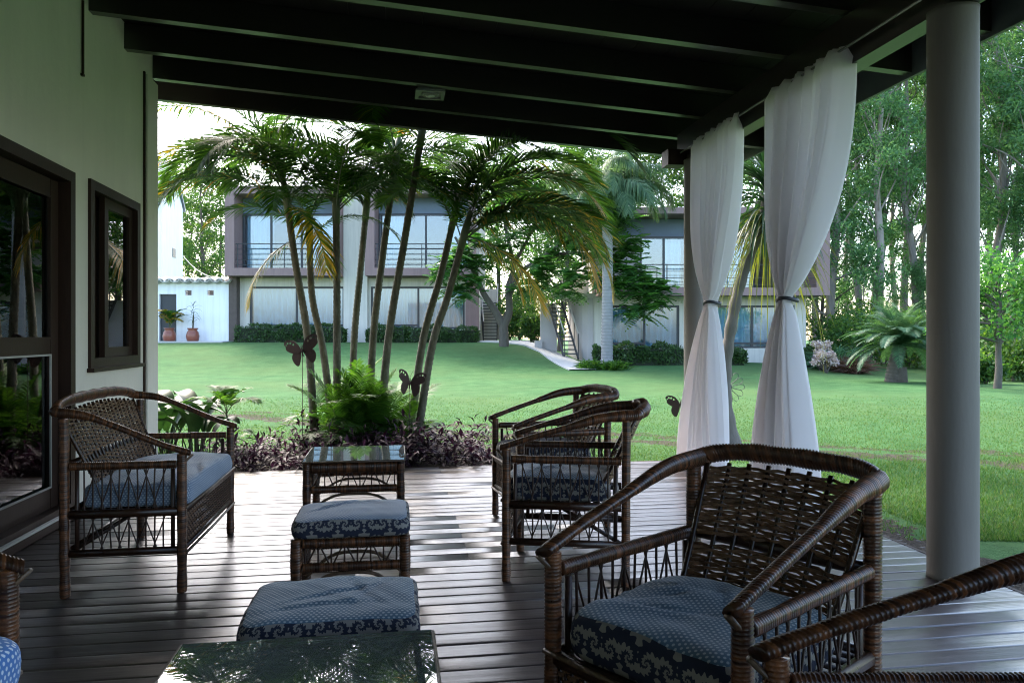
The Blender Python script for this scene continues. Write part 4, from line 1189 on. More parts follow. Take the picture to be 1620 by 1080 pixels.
palms = [
    # trunk pixels from foot to crown, depth, fronds
    ([(499, 640), (488, 545), (468, 420), (456, 335)], 8.45, 'slender palm of the clump whose trunk leans farthest left',
     [('gold', 176, 1.15, 6), ('old', 200, 0.85, 8), ('gold', 195, 0.8, 0), ('flat', 5, 0.8, 4), ('arch', 160, 1.0, 4), ('up', 120, 0.95, 0), ('up', 40, 0.95, 0), ('arch', 345, 0.75, 6), ('flat', 215, 0.8, 0), ('arch', 255, 0.72, 0), ('hang', 330, 0.9, 0), ('up', 200, 1.0, 10)]),
    ([(531, 650), (512, 560), (494, 470), (490, 385)], 8.75, 'thin short palm second from the left in the clump, crown lowest',
     [('up', 170, 0.72, 4), ('up', 20, 0.72, 2), ('flat', 195, 0.66, 8), ('flat', 350, 0.62, 5), ('hang', 205, 0.95, 0), ('up', 80, 0.75, 6), ('arch', 265, 0.60, 4)]),
    ([(534, 665), (533, 560), (533, 450), (532, 352)], 8.30, 'straight upright palm third from the left in the clump',
     [('up', 175, 1.05, 4), ('flat', 183, 1.0, 14), ('flat', 2, 0.9, 12), ('up', 130, 1.0, 6), ('up', 60, 1.0, 4), ('arch', 10, 0.92, 6), ('arch', 192, 0.95, 6), ('flat', 340, 0.8, 6), ('up', 300, 0.85, 6), ('arch', 240, 0.8, 2)]),
    ([(556, 635), (560, 545), (570, 430), (578, 345)], 9.10, 'palm fourth from the left in the clump, trunk tilting slightly right',
     [('up', 150, 1.0, 6), ('arch', 178, 0.9, 8), ('old', 350, 0.7, 10), ('up', 70, 1.0, 6), ('arch', 5, 0.8, 10), ('flat', 330, 0.72, 8), ('flat', 185, 0.75, 10), ('up', 210, 0.9, 8), ('up', 20, 1.0, 10)]),
    ([(582, 640), (590, 540), (606, 400), (624, 268)], 8.85, 'tall palm fifth from the left in the clump, leaning right',
     [('arch', 170, 1.0, 6), ('up', 110, 1.0, 0), ('arch', 350, 1.0, 8), ('flat', 200, 0.9, 8), ('gold', 330, 0.8, 0), ('flat', 260, 0.75, 12), ('arch', 225, 0.85, 5)]),
    ([(598, 665), (614, 540), (640, 380), (664, 232)], 8.35, 'tallest palm of the clump with a thick trunk leaning right',
     [('arch', 178, 0.95, 6), ('arch', 120, 1.0, 0), ('arch', 60, 0.95, 0), ('flat', 355, 1.0, 14), ('gold', 335, 0.75, 6), ('flat', 205, 0.85, 10), ('up', 30, 0.8, 0)]),
    ([(645, 650), (668, 545), (696, 440), (714, 362)], 8.55, 'right leaning palm, left one of the crossing pair at the clump edge',
     [('up', 20, 1.05, 8), ('arch', 355, 1.12, 8), ('old', 8, 0.95, 12), ('old', 345, 0.95, 14), ('up', 70, 0.95, 4), ('up', 150, 0.85, 6), ('flat', 8, 0.98, 22), ('arch', 180, 0.7, 12), ('up', 330, 0.8, 8), ('up', 110, 0.9, 6)]),
    ([(655, 660), (682, 555), (708, 470), (729, 392)], 8.10, 'right leaning palm, right one of the crossing pair with yellowing fronds',
     [('old', 352, 0.98, -8), ('old', 338, 0.9, -4), ('gold', 356, 0.85, -16), ('flat', 12, 0.95, 6), ('hang', 10, 1.05, 10), ('arch', 15, 0.92, 8), ('flat', 0, 0.95, 12), ('hang', 350, 0.80, 6), ('up', 60, 0.85, 6), ('gold', 345, 0.60, -14), ('up', 160, 0.7, 8), ('up', 5, 0.9, 4)]),
]
ci = random.Random(2)
for (px, D, lab, frs) in palms:
    base = PD(px[0][0], px[0][1], D); base.z = GZ
    pts = [base.copy()] + [PD(a, b, D + 0.05 * i) for i, (a, b) in enumerate(px)][1:]
    t = empty('slender_palm', base, 0, lab, 'palm tree', 'slender palms in the clump before the deck')
    palm_trunk(t, base, pts, 0.047, 0.038, M_PALMTRUNK)
    top = pts[-1]; dirv = (pts[-1] - pts[-2]).normalized()
    m_ = MB(); m_.tube([top - base - dirv * 0.02, top - base + dirv * 0.2, top - base + dirv * 0.42], [0.042, 0.046, 0.024], 10)
    m_.build('crownshaft', M_SHAFT, t, True)
    for i, (kind, az, s, tl) in enumerate(frs):
        me = FR[kind][i % len(FR[kind])]
        place_frond(t, me, top - base + dirv * (0.04 + 0.20 * ci.random()), az + ci.uniform(-6, 6), s, tl, ci.uniform(-10, 10))

# bright young palm shoots round the foot of the clump
SH = [frond_mesh('shoot', 0.92, 44, 0.26, 0.015, 84, e1, [M_SEEDLING, M_SEEDLING], s, 0.3, 0.08, 0.4, None, 0.2, 0.006) for s, e1 in ((31, 48), (32, 30), (33, 8))]
DK = [frond_mesh('shoot', 0.75, 28, 0.26, 0.022, 66, e1, [M_FROND, M_SHAFT], s, 0.3, 0.08, 0.5, None, 0.2, 0.006) for s, e1 in ((34, -10), (35, -40))]
for (px, py, D, n, lab, s0) in ((556, 690, 8.6, 44, 'bright green young palm shoots left of centre at the foot of the clump', 1.0), (606, 690, 8.45, 40, 'bright green young palm shoots right of centre at the foot of the clump', 0.92)):
    b = PD(px, py, D); b.z = GZ
    e = empty('young_palm', b, 0, lab, 'palm shoots', 'young shoots at the foot of the clump')
    for i in range(n):
        dark = i % 4 == 3
        me = (DK if dark else SH)[i % (2 if dark else 3)]
        rr_ = ci.uniform(0.02, 0.36); a = ci.uniform(0, 360)
        place_frond(e, me, (rr_ * math.cos(R(a)), rr_ * math.sin(R(a)), ci.uniform(0.0, 0.12)), a + ci.uniform(-40, 40), s0 * ci.uniform(0.75, 1.28), ci.uniform(-12, 12), ci.uniform(-15, 15))

# broad-leaved plant by the corner of the house
def broad_leaf_mesh(seed):
    rn = random.Random(seed)
    mb = MB(); S = 9; L = 0.40; W = 0.155
    rows = []
    for i in range(S + 1):
        t = i / S
        a = R(60 - 95 * t ** 1.2)
        rows.append((t, a))
    p = Vector((0, 0, 0)); st = 0.30
    stem = [p.copy()]
    for k in range(4):
        p = p + Vector((math.cos(R(80 - 5 * k)), 0, math.sin(R(80 - 5 * k)))) * st / 4; stem.append(p.copy())
    mb.tube(stem, 0.007, 5)
    o = len(mb.v)
    for t, a in rows:
        w = W * (math.sin(math.pi * min(1, 0.06 + 0.94 * t)) ** 0.75) * (1 - 0.15 * t) / 2 if t < 1 else 0.002
        n = Vector((-math.sin(a), 0, math.cos(a)))
        wob = 0.010 * math.sin(t * 9 + seed)
        mb.v += [tuple(p + Vector((0, -w, 0)) + n * (w * 0.35 + wob)), tuple(p), tuple(p + Vector((0, w, 0)) + n * (w * 0.35 - wob))]
        p = p + Vector((math.cos(a), 0, math.sin(a))) * L / S
    for i in range(S):
        for j in (0, 1):
            a = o + i * 3 + j
            mb.f.append((a, a + 1, a + 4, a + 3)); mb.m.append(0)
    return mb.mesh('leaf', M_BROAD, True)
BL = [broad_leaf_mesh(s) for s in (1, 2, 3)]
for (px, D, n, lab, k) in ((262, 7.95, 15, 'broad glossy dark leaved plant against the house corner behind the settee', 1.0), (312, 7.85, 13, 'broad leaved plant with tall leaves between the house corner and the palm seedling', 1.05)):
    b = PD(px, 700, D); b.z = GZ
    e = empty('broad_leaf_plant', b, 0, lab, 'plant', 'broad leaved plants behind the settee')
    for i in range(n):
        a = i * 137.5 + ci.uniform(-15, 15)
        o = link('leaf', BL[i % 3], e, (0.10 * math.cos(R(a)) * ci.random(), 0.10 * math.sin(R(a)), 0.02 + 0.14 * ci.random()), (0, R(ci.uniform(-18, 12)), R(a)), k * ci.uniform(0.75, 1.35))
b = PD(378, 735, 7.75); b.z = GZ
e = empty('palm_seedling', b, 0, 'small palm seedling on a thin stem standing at the deck edge beside the settee', 'palm')
tp = PD(358, 655, 7.75) - b
m_ = MB(); m_.tube(cat_rom([(0, 0, 0), tuple(tp * 0.5 + Vector((0.02, 0, 0))), tuple(tp)], 6), [0.017 - 0.0007 * i for i in range(13)], 7); m_.build('stem', M_STEM, e, True)
SE = [frond_mesh('frond', 0.46, 20, 0.17, 0.020, e0, e1, [M_SEEDLING, M_STEM], s, 0.3, 0.05, 0.4, None, 0.25, 0.005) for s, e0, e1 in ((41, 80, 0), (42, 55, -35))]
for i, az in enumerate((10, 60, 150, 190, 250, 335, 100)):
    place_frond(e, SE[i % 2], tp, az, ci.uniform(0.8, 1.1), 0, 0)
for i, (az, zz) in enumerate(((340, 0.55), (30, 0.45), (200, 0.35), (300, 0.25))):
    place_frond(e, SE[1], tp * zz, az, 0.6, 0, 0)

# the tree with a crown of strap leaves beside the deck
def strap_mesh(L, w, e0, e1, seed, mat):
    mb = MB(); S = 8; p = Vector((0, 0, 0)); rn = random.Random(seed)
    for i in range(S + 1):
        t = i / S; a = R(e0 + (e1 - e0) * t ** 0.9)
        ww = w * (0.55 + 0.9 * math.sin(math.pi * min(1, t * 1.3)) * 0.5) * (1 - t ** 3) / 2 + 0.001
        n = Vector((-math.sin(a), 0, math.cos(a))); tw = 0.25 * math.sin(t * 3 + seed)
        mb.v += [tuple(p + Vector((0, -ww, 0)) + n * ww * (0.5 + tw)), tuple(p), tuple(p + Vector((0, ww, 0)) + n * ww * (0.5 - tw))]
        p = p + Vector((math.cos(a), 0, math.sin(a))) * L / S
    for i in range(S):
        for j in (0, 1):
            a = i * 3 + j; mb.f.append((a, a + 1, a + 4, a + 3)); mb.m.append(0)
    return mb.mesh('leaf', mat, True)
tb = PD(1147, 705, 9.39); tb.z = GZ
tr = empty('strap_leaf_tree', tb, 0, 'tree with bent grey trunk and crown of long strap leaves behind the curtains', 'tree')
tpts = [tb, PD(1146, 640, 9.39), PD(1150, 560, 9.42), PD(1168, 460, 9.45), PD(1190, 395, 9.5), PD(1204, 350, 9.5), PD(1214, 312, 9.5)]
q, tt = resample(cat_rom([p - tb for p in tpts], 8), 0.04)
m_ = MB(); m_.tube(q, [0.078 + 0.13 * max(0, 1 - t * 4.2) ** 1.6 + 0.006 * math.sin(i * 0.9) - 0.018 * t for i, t in enumerate(tt)], 14); m_.build('trunk', M_YTRUNK, tr, True)
SM = [strap_mesh(L, 0.060, e0, e1, s, M_STRAP) for s, (L, e0, e1) in enumerate(((0.85, 70, 5), (0.95, 45, -45), (1.0, 20, -70), (0.95, -5, -80)))]
SO = [strap_mesh(L, 0.015, e0, -88, s, M_STRAPOLD) for s, (L, e0) in enumerate(((1.3, -30), (1.75, -45), (1.1, -10)))]
top = tpts[-1] - tb
for i in range(230):
    k = min(3, int(ci.random() * 4.0)); a = i * 137.5
    zz = 0.38 - 0.20 * k
    link('leaf', SM[k], tr, top + Vector((0.04 * math.cos(R(a)), 0.04 * math.sin(R(a)), zz + ci.uniform(-0.1, 0.1))), (0, R(ci.uniform(-14, 14)), R(a)), ci.uniform(0.75, 1.1))
for i in range(170):
    a = i * 137.5
    link('withered_leaf', SO[i % 3], tr, top + Vector((0.05 * math.cos(R(a)), 0.05 * math.sin(R(a)), -0.28 + ci.uniform(-0.22, 0.16))), (0, R(ci.uniform(-16, 8)), R(a)), ci.uniform(0.7, 1.1))

# ---- metal garden ornaments
def plate_with_holes(outline, holes, th, mat, name):
    bm = bmesh.new()
    edges = []
    for loop in [outline] + holes:
        vs = [bm.verts.new((p[0], 0, p[1])) for p in loop]
        for i in range(len(vs)): edges.append(bm.edges.new((vs[i], vs[(i + 1) % len(vs)])))
    bmesh.ops.triangle_fill(bm, edges=edges, use_beauty=True, use_dissolve=False)
    ext = bmesh.ops.extrude_face_region(bm, geom=bm.faces[:])
    for v in [g for g in ext['geom'] if isinstance(g, bmesh.types.BMVert)]: v.co.y += th
    bmesh.ops.recalc_face_normals(bm, faces=bm.faces[:])
    me = bpy.data.meshes.new(name); bm.to_mesh(me); bm.free()
    me.materials.append(mat)
    return me
def wing_outline(sg, lower=False):
    if not lower: c = [(0.003, 0.0), (0.020, 0.060), (0.060, 0.112), (0.110, 0.132), (0.152, 0.126), (0.164, 0.100), (0.152, 0.078), (0.154, 0.050), (0.125, 0.020), (0.08, -0.004), (0.03, -0.016)]
    else: c = [(0.006, 0.012), (0.05, -0.008), (0.090, 0.004), (0.112, -0.030), (0.108, -0.075), (0.085, -0.112), (0.060, -0.118), (0.042, -0.090), (0.02, -0.04)]
    pts = cat_rom([(a, b, 0) for a, b in c] + [(c[0][0], c[0][1], 0)], 3)[:-1]
    return [(sg * p.x, p.y) for p in pts]
def ring(cx, cy, r, sg): return [(sg * (cx + r * math.cos(a)), cy + r * math.sin(a)) for a in [k * math.pi / 5 for k in range(10)]]
UP = {sg: plate_with_holes(wing_outline(sg), [ring(0.072, 0.082, 0.010, sg), ring(0.098, 0.100, 0.011, sg), ring(0.126, 0.106, 0.010, sg), ring(0.144, 0.092, 0.007, sg)], 0.003, M_RUST, 'upper_wing') for sg in (-1, 1)}
LO = {sg: plate_with_holes(wing_outline(sg, True), [], 0.003, M_RUST, 'lower_wing') for sg in (-1, 1)}
def butterfly(px, py, D, rz_, roll, lab, s=1.0, tilt=0.0):
    c = PD(px, py, D)
    e = empty('butterfly_ornament', (c.x, c.y, terrain((px - CXP) * D / F, D)), rz_, lab, 'garden ornament', 'rusty butterfly ornaments on stakes')
    h = c.z - e.location.z
    m_ = MB(); m_.tube([(0, 0.006, 0), (0.0, 0.006, h + 0.02)], 0.004, 6); m_.build('stake', M_RUST, e, True)
    body = MB(); body.tube([(-0.055 * math.sin(roll), 0.002, h - 0.05), (0, 0.002, h), (0.06 * math.sin(roll), 0.002, h + 0.06)], [0.004, 0.009, 0.005], 8); body.build('body', M_RUST, e, True)
    for sg in (-1, 1):
        for me, nm in ((UP[sg], 'upper_wing'), (LO[sg], 'lower_wing')):
            link(nm, me, e, (0, 0, h), (0, roll, R(14) * sg + tilt), s)
        a = MB(); a.tube(cat_rom([(0, 0, h + 0.05), (sg * 0.02, 0, h + 0.10), (sg * 0.045, 0, h + 0.135)], 4), 0.0016, 4); a.build('antenna', M_RUST, e, True)
butterfly(478, 556, 7.9, -TH, R(-14), 'rusty metal butterfly with both wings showing before the leftmost palm trunk', 1.15)
butterfly(648, 607, 7.75, -TH + R(-20), R(8), 'rusty metal butterfly half hidden by the right leaning palm trunks', 1.0)
butterfly(1077, 642, 9.2, -TH, R(-6), 'rusty metal butterfly peeking out beside the corner column', 1.05)
c = PD(1152, 612, 9.75)
e = empty('flower_ornament', (c.x, c.y, GZ), -TH, 'wire flower ornament on a stake beside the bent grey trunk', 'garden ornament')
h = c.z - GZ
m_ = MB(); m_.tube([(0, 0.02, 0), (0, 0.02, h)], 0.005, 6); m_.build('stake', M_BLACKIRON, e, True)
m_ = MB(); m_.lathe([(0.045, -0.01), (0.045, 0.01)], 16); o = m_.build('hub', M_BLACKIRON, e, True, (0, 0, h), (R(90), 0, 0))
for k in range(13):
    a = 2 * math.pi * k / 13
    loop = [(0.04, 0, 0), (0.10, 0, 0.026), (0.165, 0, 0.036), (0.205, 0, 0.018), (0.205, 0, -0.018), (0.165, 0, -0.036), (0.10, 0, -0.026), (0.04, 0, 0)]
    m_ = MB(); m_.tube(cat_rom(loop, 4), 0.0032, 5); m_.build('petal', M_BLACKIRON, e, True, (0, 0, h), (0, a, 0))

# ================================================================== BUILDINGS
def wavy(mb, x0, x1, z0, z1, y, amp=0.05, pitch=0.22, seed=0):
    n = max(8, int((x1 - x0) / pitch * 8))
    b = len(mb.v)
    for j in (0, 1):
        for i in range(n + 1):
            x = x0 + (x1 - x0) * i / n
            k = math.sin(2 * math.pi * x / pitch + seed + 0.8 * math.sin(x * 2.3))
            mb.v.append((x, y + amp * k * (1.0 if j == 0 else 0.7), z0 if j == 0 else z1))
    for i in range(n):
        mb.f.append((b + i, b + i + 1, b + n + 2 + i, b + n + 1 + i)); mb.m.append(0)
def window(parent, x0, x1, z0, z1, y, mulls, curtains=(), rail=None, fw=0.09, name='window'):
    w = MB()
    w.box(x0, x0 + fw, y, y + 0.10, z0, z1); w.box(x1 - fw, x1, y, y + 0.10, z0, z1)
    w.box(x0 + fw, x1 - fw, y, y + 0.10, z1 - fw, z1); w.box(x0 + fw, x1 - fw, y, y + 0.10, z0, z0 + fw)
    for mx in mulls: w.box(mx - fw / 2, mx + fw / 2, y + 0.004, y + 0.096, z0 + fw, z1 - fw)
    if rail: w.box(x0 + fw, rail[1], y + 0.01, y + 0.09, rail[0] - 0.04, rail[0] + 0.04)
    o = w.build(name, M_FRAME, parent)
    xs = [x0 + fw] + [m_ for mx in mulls for m_ in (mx - fw / 2, mx + fw / 2)] + [x1 - fw]
    for a, b in zip(xs[::2], xs[1::2]):
        g = MB(); g.box(a, b, y + 0.045, y + 0.055, z0 + fw, z1 - fw); g.build('pane', M_GLASS, o)
    for k, (a, b) in enumerate(curtains):
        cu = MB(); wavy(cu, a, b, z0 + 0.02, z1 - 0.03, y + 0.24, 0.13, 0.27, k); cu.build('curtain', M_BLIND, o, True)
    return o
def rail_bars(parent, x0, x1, z0, z1, y, nb, posts):
    r = MB()
    for k in range(nb): r.tube([(x0, y, z0 + (z1 - z0) * k / (nb - 1)), (x1, y, z0 + (z1 - z0) * k / (nb - 1))], 0.014 if k < nb - 1 else 0.022, 5)
    for px in posts: r.box(px - 0.018, px + 0.018, y - 0.016, y + 0.016, z0 - 0.25, z1)
    return r.build('balcony_rail', M_BLACKIRON, parent)
def local(px, py, D): return ((px - CXP) * D / F, HC + (H0 - py) * D / F)

# ---- left guest block: two taupe boxes over a cream ground floor
DL = 36.0
k = DL / F
X = lambda px: (px - CXP) * k
Z = lambda py: HC + (H0 - py) * k
o0 = CW(0, DL, 0)
bl = empty('guest_block', o0, -TH, 'two storey block with two taupe framed upper rooms behind the palm clump', 'building', 'two storey guest blocks')
g0 = Z(548)
mb = MB()
wall_cells(mb, X(361), X(757), g0 - 0.5, Z(438), [(X(388), X(540), Z(520), Z(452)), (X(583), X(734), Z(520), Z(452))], 0.6, 0.85, 0)
mb.box(X(540) + 0.02, X(579), 0.35, 0.60, g0 - 0.5, Z(296))
mb.box(X(361), X(361) + 0.25, 0.85, 9, g0 - 0.5, Z(300)); mb.box(X(757) - 0.25, X(757), 0.85, 9, g0 - 0.5, Z(300)); mb.box(X(361), X(757), 9, 9.25, g0 - 0.5, Z(300))
mb.build('wall', M_BCREAM, bl)
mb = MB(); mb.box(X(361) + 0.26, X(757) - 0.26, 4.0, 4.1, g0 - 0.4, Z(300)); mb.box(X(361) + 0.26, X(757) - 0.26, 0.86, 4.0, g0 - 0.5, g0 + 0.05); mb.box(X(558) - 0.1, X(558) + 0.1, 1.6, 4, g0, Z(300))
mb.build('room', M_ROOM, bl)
mb = MB(); mb.box(X(361), X(757), 0.62, 9.1, Z(300), Z(290)); mb.build('roof', M_TAUPE, bl)
for (a, b) in ((361, 540), (580, 752)):
    f = MB()
    yb, yf = 1.1, -0.45
    f.box(X(a), X(a) + 0.45, yf, yb, Z(437), Z(297)); f.box(X(b) - 0.30, X(b), yf, yb, Z(437), Z(297))
    f.box(X(a) + 0.45, X(b) - 0.30, yf, yb, Z(437), Z(425)); f.box(X(a) + 0.45, X(b) - 0.30, yf, yb, Z(309), Z(297))
    fo = f.build('upper_frame', M_TAUPE, bl)
    s_ = MB(); s_.box(X(a) + 0.45, X(b) - 0.30, 0.70, 0.85, Z(334), Z(309)); s_.build('recess_shade', M_RECESSSHADE, fo)  # dark blue sheet painting the shade at the recess top
    wx0, wx1 = X(a) + 0.46, X(b) - 0.31
    cur = [(wx0 + 0.1, wx0 + 1.45), (wx1 - 1.35, wx1 - 0.1)] if a == 361 else [(wx0 + 0.1, wx0 + 1.2), (wx1 - 1.1, wx1 - 0.1)]
    window(fo, wx0, wx1, Z(425) + 0.002, Z(335), 0.62, [wx0 + (wx1 - wx0) * 0.30, wx0 + (wx1 - wx0) * 0.62] if a == 361 else [wx0 + (wx1 - wx0) * 0.52], cur)
    rail_bars(fo, wx0, wx1, Z(424) + 0.12, Z(387), -0.30, 5, [wx0 + 0.1, (wx0 + wx1) / 2, wx1 - 0.1])
window(bl, X(388), X(540), Z(520), Z(452), 0.66, [X(463)], [(X(389), X(463)), (X(464), X(539))], (Z(514), X(540) - 0.05))
window(bl, X(583), X(734), Z(520), Z(452), 0.66, [X(659)], [(X(584), X(659)), (X(660), X(733))], (Z(514), X(659)))
mb = MB(); mb.box(X(361) - 0.02, X(757), 0.1, 0.6, g0 - 0.6, g0 + 0.06); mb.build('plinth', M_CONC, bl)
mb = MB(); mb.box(X(735) + 0.02, X(757) + 0.003, 0.30, 0.598, g0 - 0.4, Z(439)); mb.build('end_panel', M_TAUPE, bl)

# ---- right guest block
DRb = 31.0
k = DRb / F
o1 = CW(0, DRb, 0)
br = empty('guest_block', o1, -TH, 'two storey block with taupe framed balcony behind the white curtains', 'building', 'two storey guest blocks')
g1 = Z(577)
mb = MB()
wall_cells(mb, X(940), X(1284), g1 - 0.5, Z(468), [(X(968), X(1080), Z(551), Z(482)), (X(1130), X(1266), Z(551), Z(482))], 0.6, 0.85, 0)
mb.box(X(940), X(940) + 0.25, 0.85, 8, g1 - 0.5, Z(335)); mb.box(X(1284) - 0.25, X(1284), 0.85, 8, g1 - 0.5, Z(335)); mb.box(X(940), X(1284), 8, 8.25, g1 - 0.5, Z(335))
mb.build('wall', M_BCREAM, br)
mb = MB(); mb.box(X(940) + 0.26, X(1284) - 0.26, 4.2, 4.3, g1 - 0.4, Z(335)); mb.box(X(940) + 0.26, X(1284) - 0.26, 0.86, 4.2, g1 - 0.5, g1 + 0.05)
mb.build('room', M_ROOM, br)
mb = MB(); mb.box(X(930), X(1306), -0.5, 8.4, Z(341), Z(331)); mb.build('roof', M_TAUPE, br)
mb = MB(); mb.box(X(945), X(1300), 0.75, 0.95, Z(370), Z(342)); mb.build('recess_shade', M_RECESSSHADE, br)  # dark band under the roof, shade painted as on the left block
f = MB(); f.box(X(945), X(1305), -0.5, 1.1, Z(468), Z(456)); f.box(X(1284), X(1305), -0.5, 1.1, Z(456), Z(341)); f.build('upper_frame', M_TAUPE, br)
mb = MB(); mb.box(X(940), X(1016), 0.60, 0.80, Z(456), Z(370)); mb.build('upper_wall', M_BGREY, br)
window(br, X(1016), X(1200), Z(456), Z(371), 0.62, [X(1055), X(1120)], [(X(1056), X(1085)), (X(1150), X(1198))])
window(br, X(968), X(1080), Z(551), Z(482), 0.66, [X(1024)], [(X(969), X(1024)), (X(1025), X(1079))], (Z(543), X(1024)))
window(br, X(1130), X(1266), Z(551), Z(482), 0.66, [X(1198)], [(X(1131), X(1198)), (X(1199), X(1265))], (Z(543), X(1266) - 0.05))
rail_bars(br, X(1018), X(1284), Z(455) + 0.1, Z(420), -0.40, 4, [X(1018), X(1052), X(1110), X(1170), X(1230)])
# the rounded stair wall at its left end
arc = [(X(940) + 0.02, 0.55), (X(932), 0.62), (X(924), 0.85), (X(918), 1.3), (X(914), 2.0), (X(912), 3.2), (X(912), 4.5), (X(940) + 0.02, 4.5)]
mb = MB(); mb.prism(arc, 2, g1 - 0.5, Z(470)); mb.build('curved_wall', M_BGREY, br)
mb = MB(); mb.prism([(X(880), 1.2), (X(960), 0.5), (X(965), 4.6), (X(905), 4.6)], 2, Z(470) + 0.002, Z(462)); mb.build('landing_slab', M_BCREAM, br)
mb = MB(); mb.box(X(858), X(886), 2.2, 2.45, g1 - 0.5, Z(476)); mb.build('stair_wall', M_BGREY, br)
mb = MB(); mb.prism([(X(900), Z(470)), (X(975), Z(470)), (X(975), Z(400)), (X(935), Z(420)), (X(905), Z(445))], 1, 2.6, 2.9); mb.build('sloping_wall', M_BCREAM, br)
mb = MB(); mb.box(X(925), X(1310), -0.9, 0.58, g1 - 0.5, g1 + 0.03); mb.build('plinth', M_CONC, br)
# white flowering climber / hydrangea stand at the right end, built with the shrubs

def stair(name, label, D, x0p, x1p, xt0, xt1, yb, yt, n, depth, col):
    kk = D / F
    o = CW(0, D, 0)
    e = empty(name, o, -TH, label, 'stairs', 'outdoor stairs beside the blocks')
    xx = lambda p: (p - CXP) * kk
    zb, zt = HC + (H0 - yb) * kk, HC + (H0 - yt) * kk
    tm = []
    for i in range(n):
        t = (i + 0.5) / n
        a, b = xx(x0p + (xt0 - x0p) * t), xx(x1p + (xt1 - x1p) * t)
        s_ = MB(); s_.box(a, b, depth * t, depth * t + 0.26, zb + (zt - zb) * t, zb + (zt - zb) * t + 0.045); s_.build('tread', M_BLACKIRON, e)
    for (p0, p1) in ((x0p, xt0), (x1p, xt1)):
        s_ = MB(); s_.tube([(xx(p0), 0, zb - 0.1), (xx(p1), depth, zt)], (0.03, 0.09), 6); s_.build('stringer', M_BLACKIRON, e)
        s_ = MB(); s_.tube([(xx(p0), -0.05, zb + 0.95), (xx(p1), depth - 0.05, zt + 0.95)], 0.028, 6)
        s_.build('handrail', M_TRIM, e)
        for t in (0.0, 0.25, 0.5, 0.75, 1.0):
            s_ = MB(); q0 = xx(p0 + (p1 - p0) * t); s_.tube([(q0, depth * t, zb + (zt - zb) * t - 0.05), (q0, depth * t - 0.05, zb + (zt - zb) * t + 0.95)], 0.018, 5); s_.build('baluster', M_BLACKIRON, e)
    return e
stair('stairs', 'black iron stairs leading up beside the rounded wall of the block behind the curtains', 31.6, 893, 915, 870, 893, 564, 476, 13, 1.6, None)
stair('stairs', 'open stairs against a pale wall at the right end of the block behind the palms', 37.5, 765, 786, 757, 786, 539, 474, 13, 2.6, None)
kk = 40.5 / F
e = link('stair_back_wall', MB().box((750 - CXP) * kk, (786 - CXP) * kk, 0, 0.2, -0.2, HC + (H0 - 466) * kk).mesh('stair_back_wall', M_BCREAM), None, CW(0, 40.5, 0.3), (0, 0, -TH))
tag(e, 'pale wall standing behind the open stairs beside the palm clump block', 'wall')
e = link('garden_wall', MB().box((846 - CXP) * 33 / F, (858 - CXP) * 33 / F, 0, 0.25, -0.3, HC + (H0 - 539) * 33 / F).mesh('garden_wall', M_BGREY), None, CW(0, 33, 0), (0, 0, -TH))
tag(e, 'low grey retaining wall at the bend of the concrete path', 'wall')
mbx = MB().box((757 - CXP) * 0.0300, (838 - CXP) * 0.0300, 0, 2.2, 0.3, 0.99)
e = link('stair_landing', mbx.mesh('stair_landing', M_CONC), None, CW(0, 35.2, 0), (0, 0, -TH)); tag(e, 'flat concrete landing at the foot of the stairs right of the palm clump', 'landing')

# ---- white gabled house at the far left and the low outbuilding before it
DW = 46.0; k = DW / F
wh = empty('white_house', CW(0, DW, 0), -TH, 'tall white house with steep blue grey roof beside the veranda wall', 'house')
wh.location = CW(X(256), DW, 0); wh.rotation_euler = (0, 0, -TH + R(10))
zE = Z(310)
mbw = MB(); mbw.prism([(0.0, 0.3), (5.0, 0.3), (5.0, zE), (2.5, Z(246)), (0.0, zE)], 0, -9.0, 0.0); mbw.build('wall', M_WHITE, wh)
for ya, yb_ in ((-0.35, 2.499), (5.35, 2.501)):
    rf_ = MB(); rf_.prism([(ya, zE - 0.12), (yb_, Z(243)), (yb_, Z(243) + 0.14), (ya * 1.01, zE + 0.05)], 0, -9.2, 0.10); rf_.build('roof_slope', M_ROOFMETAL, wh)
hw_ = MB(); hw_.box(-0.02, 0.03, 2.4, 3.1, Z(400), Z(385)); hw_.build('window', M_FRAME, wh)
pl_ = MB(); pl_.box(-1.3, -0.75, -0.02, -0.002, 0.3, zE - 0.1); pl_.build('corner_strip', M_BGREY, wh)

DO = 36.3; k = DO / F
ob = empty('outbuilding', CW(0, DO, 0), -TH, 'low white outbuilding with dark door and wavy tile coping', 'building')
gz = Z(541)
mb = MB(); wall_cells(mb, X(150), X(363), gz - 0.6, Z(447), [(X(252), X(279), gz - 0.6, Z(465)), (X(293), X(303), Z(467), Z(459)), (X(328), X(338), Z(467), Z(459))], 0, 0.25, 0)
mb.box(X(150), X(363), 3, 3.2, gz - 0.6, Z(447)); mb.build('wall', M_WHITE, ob)
mb = MB(); mb.box(X(251), X(363) - 0.05, 1.8, 1.9, gz, Z(455)); mb.build('room', M_ROOM, ob)
d_ = MB(); d_.box(X(252) + 0.01, X(279) - 0.01, 0.12, 0.17, gz - 0.3, Z(465) - 0.01); d_.build('door', M_FRAME, ob)
for px in (298, 333):
    v_ = MB()
    for q_ in range(3): v_.box(X(px - 5) + 0.01, X(px + 5) - 0.01, 0.08, 0.14, Z(467) + 0.03 + q_ * 0.075, Z(467) + 0.06 + q_ * 0.075)
    v_.build('vent', M_BRICKPIER, ob)
tl = MB()
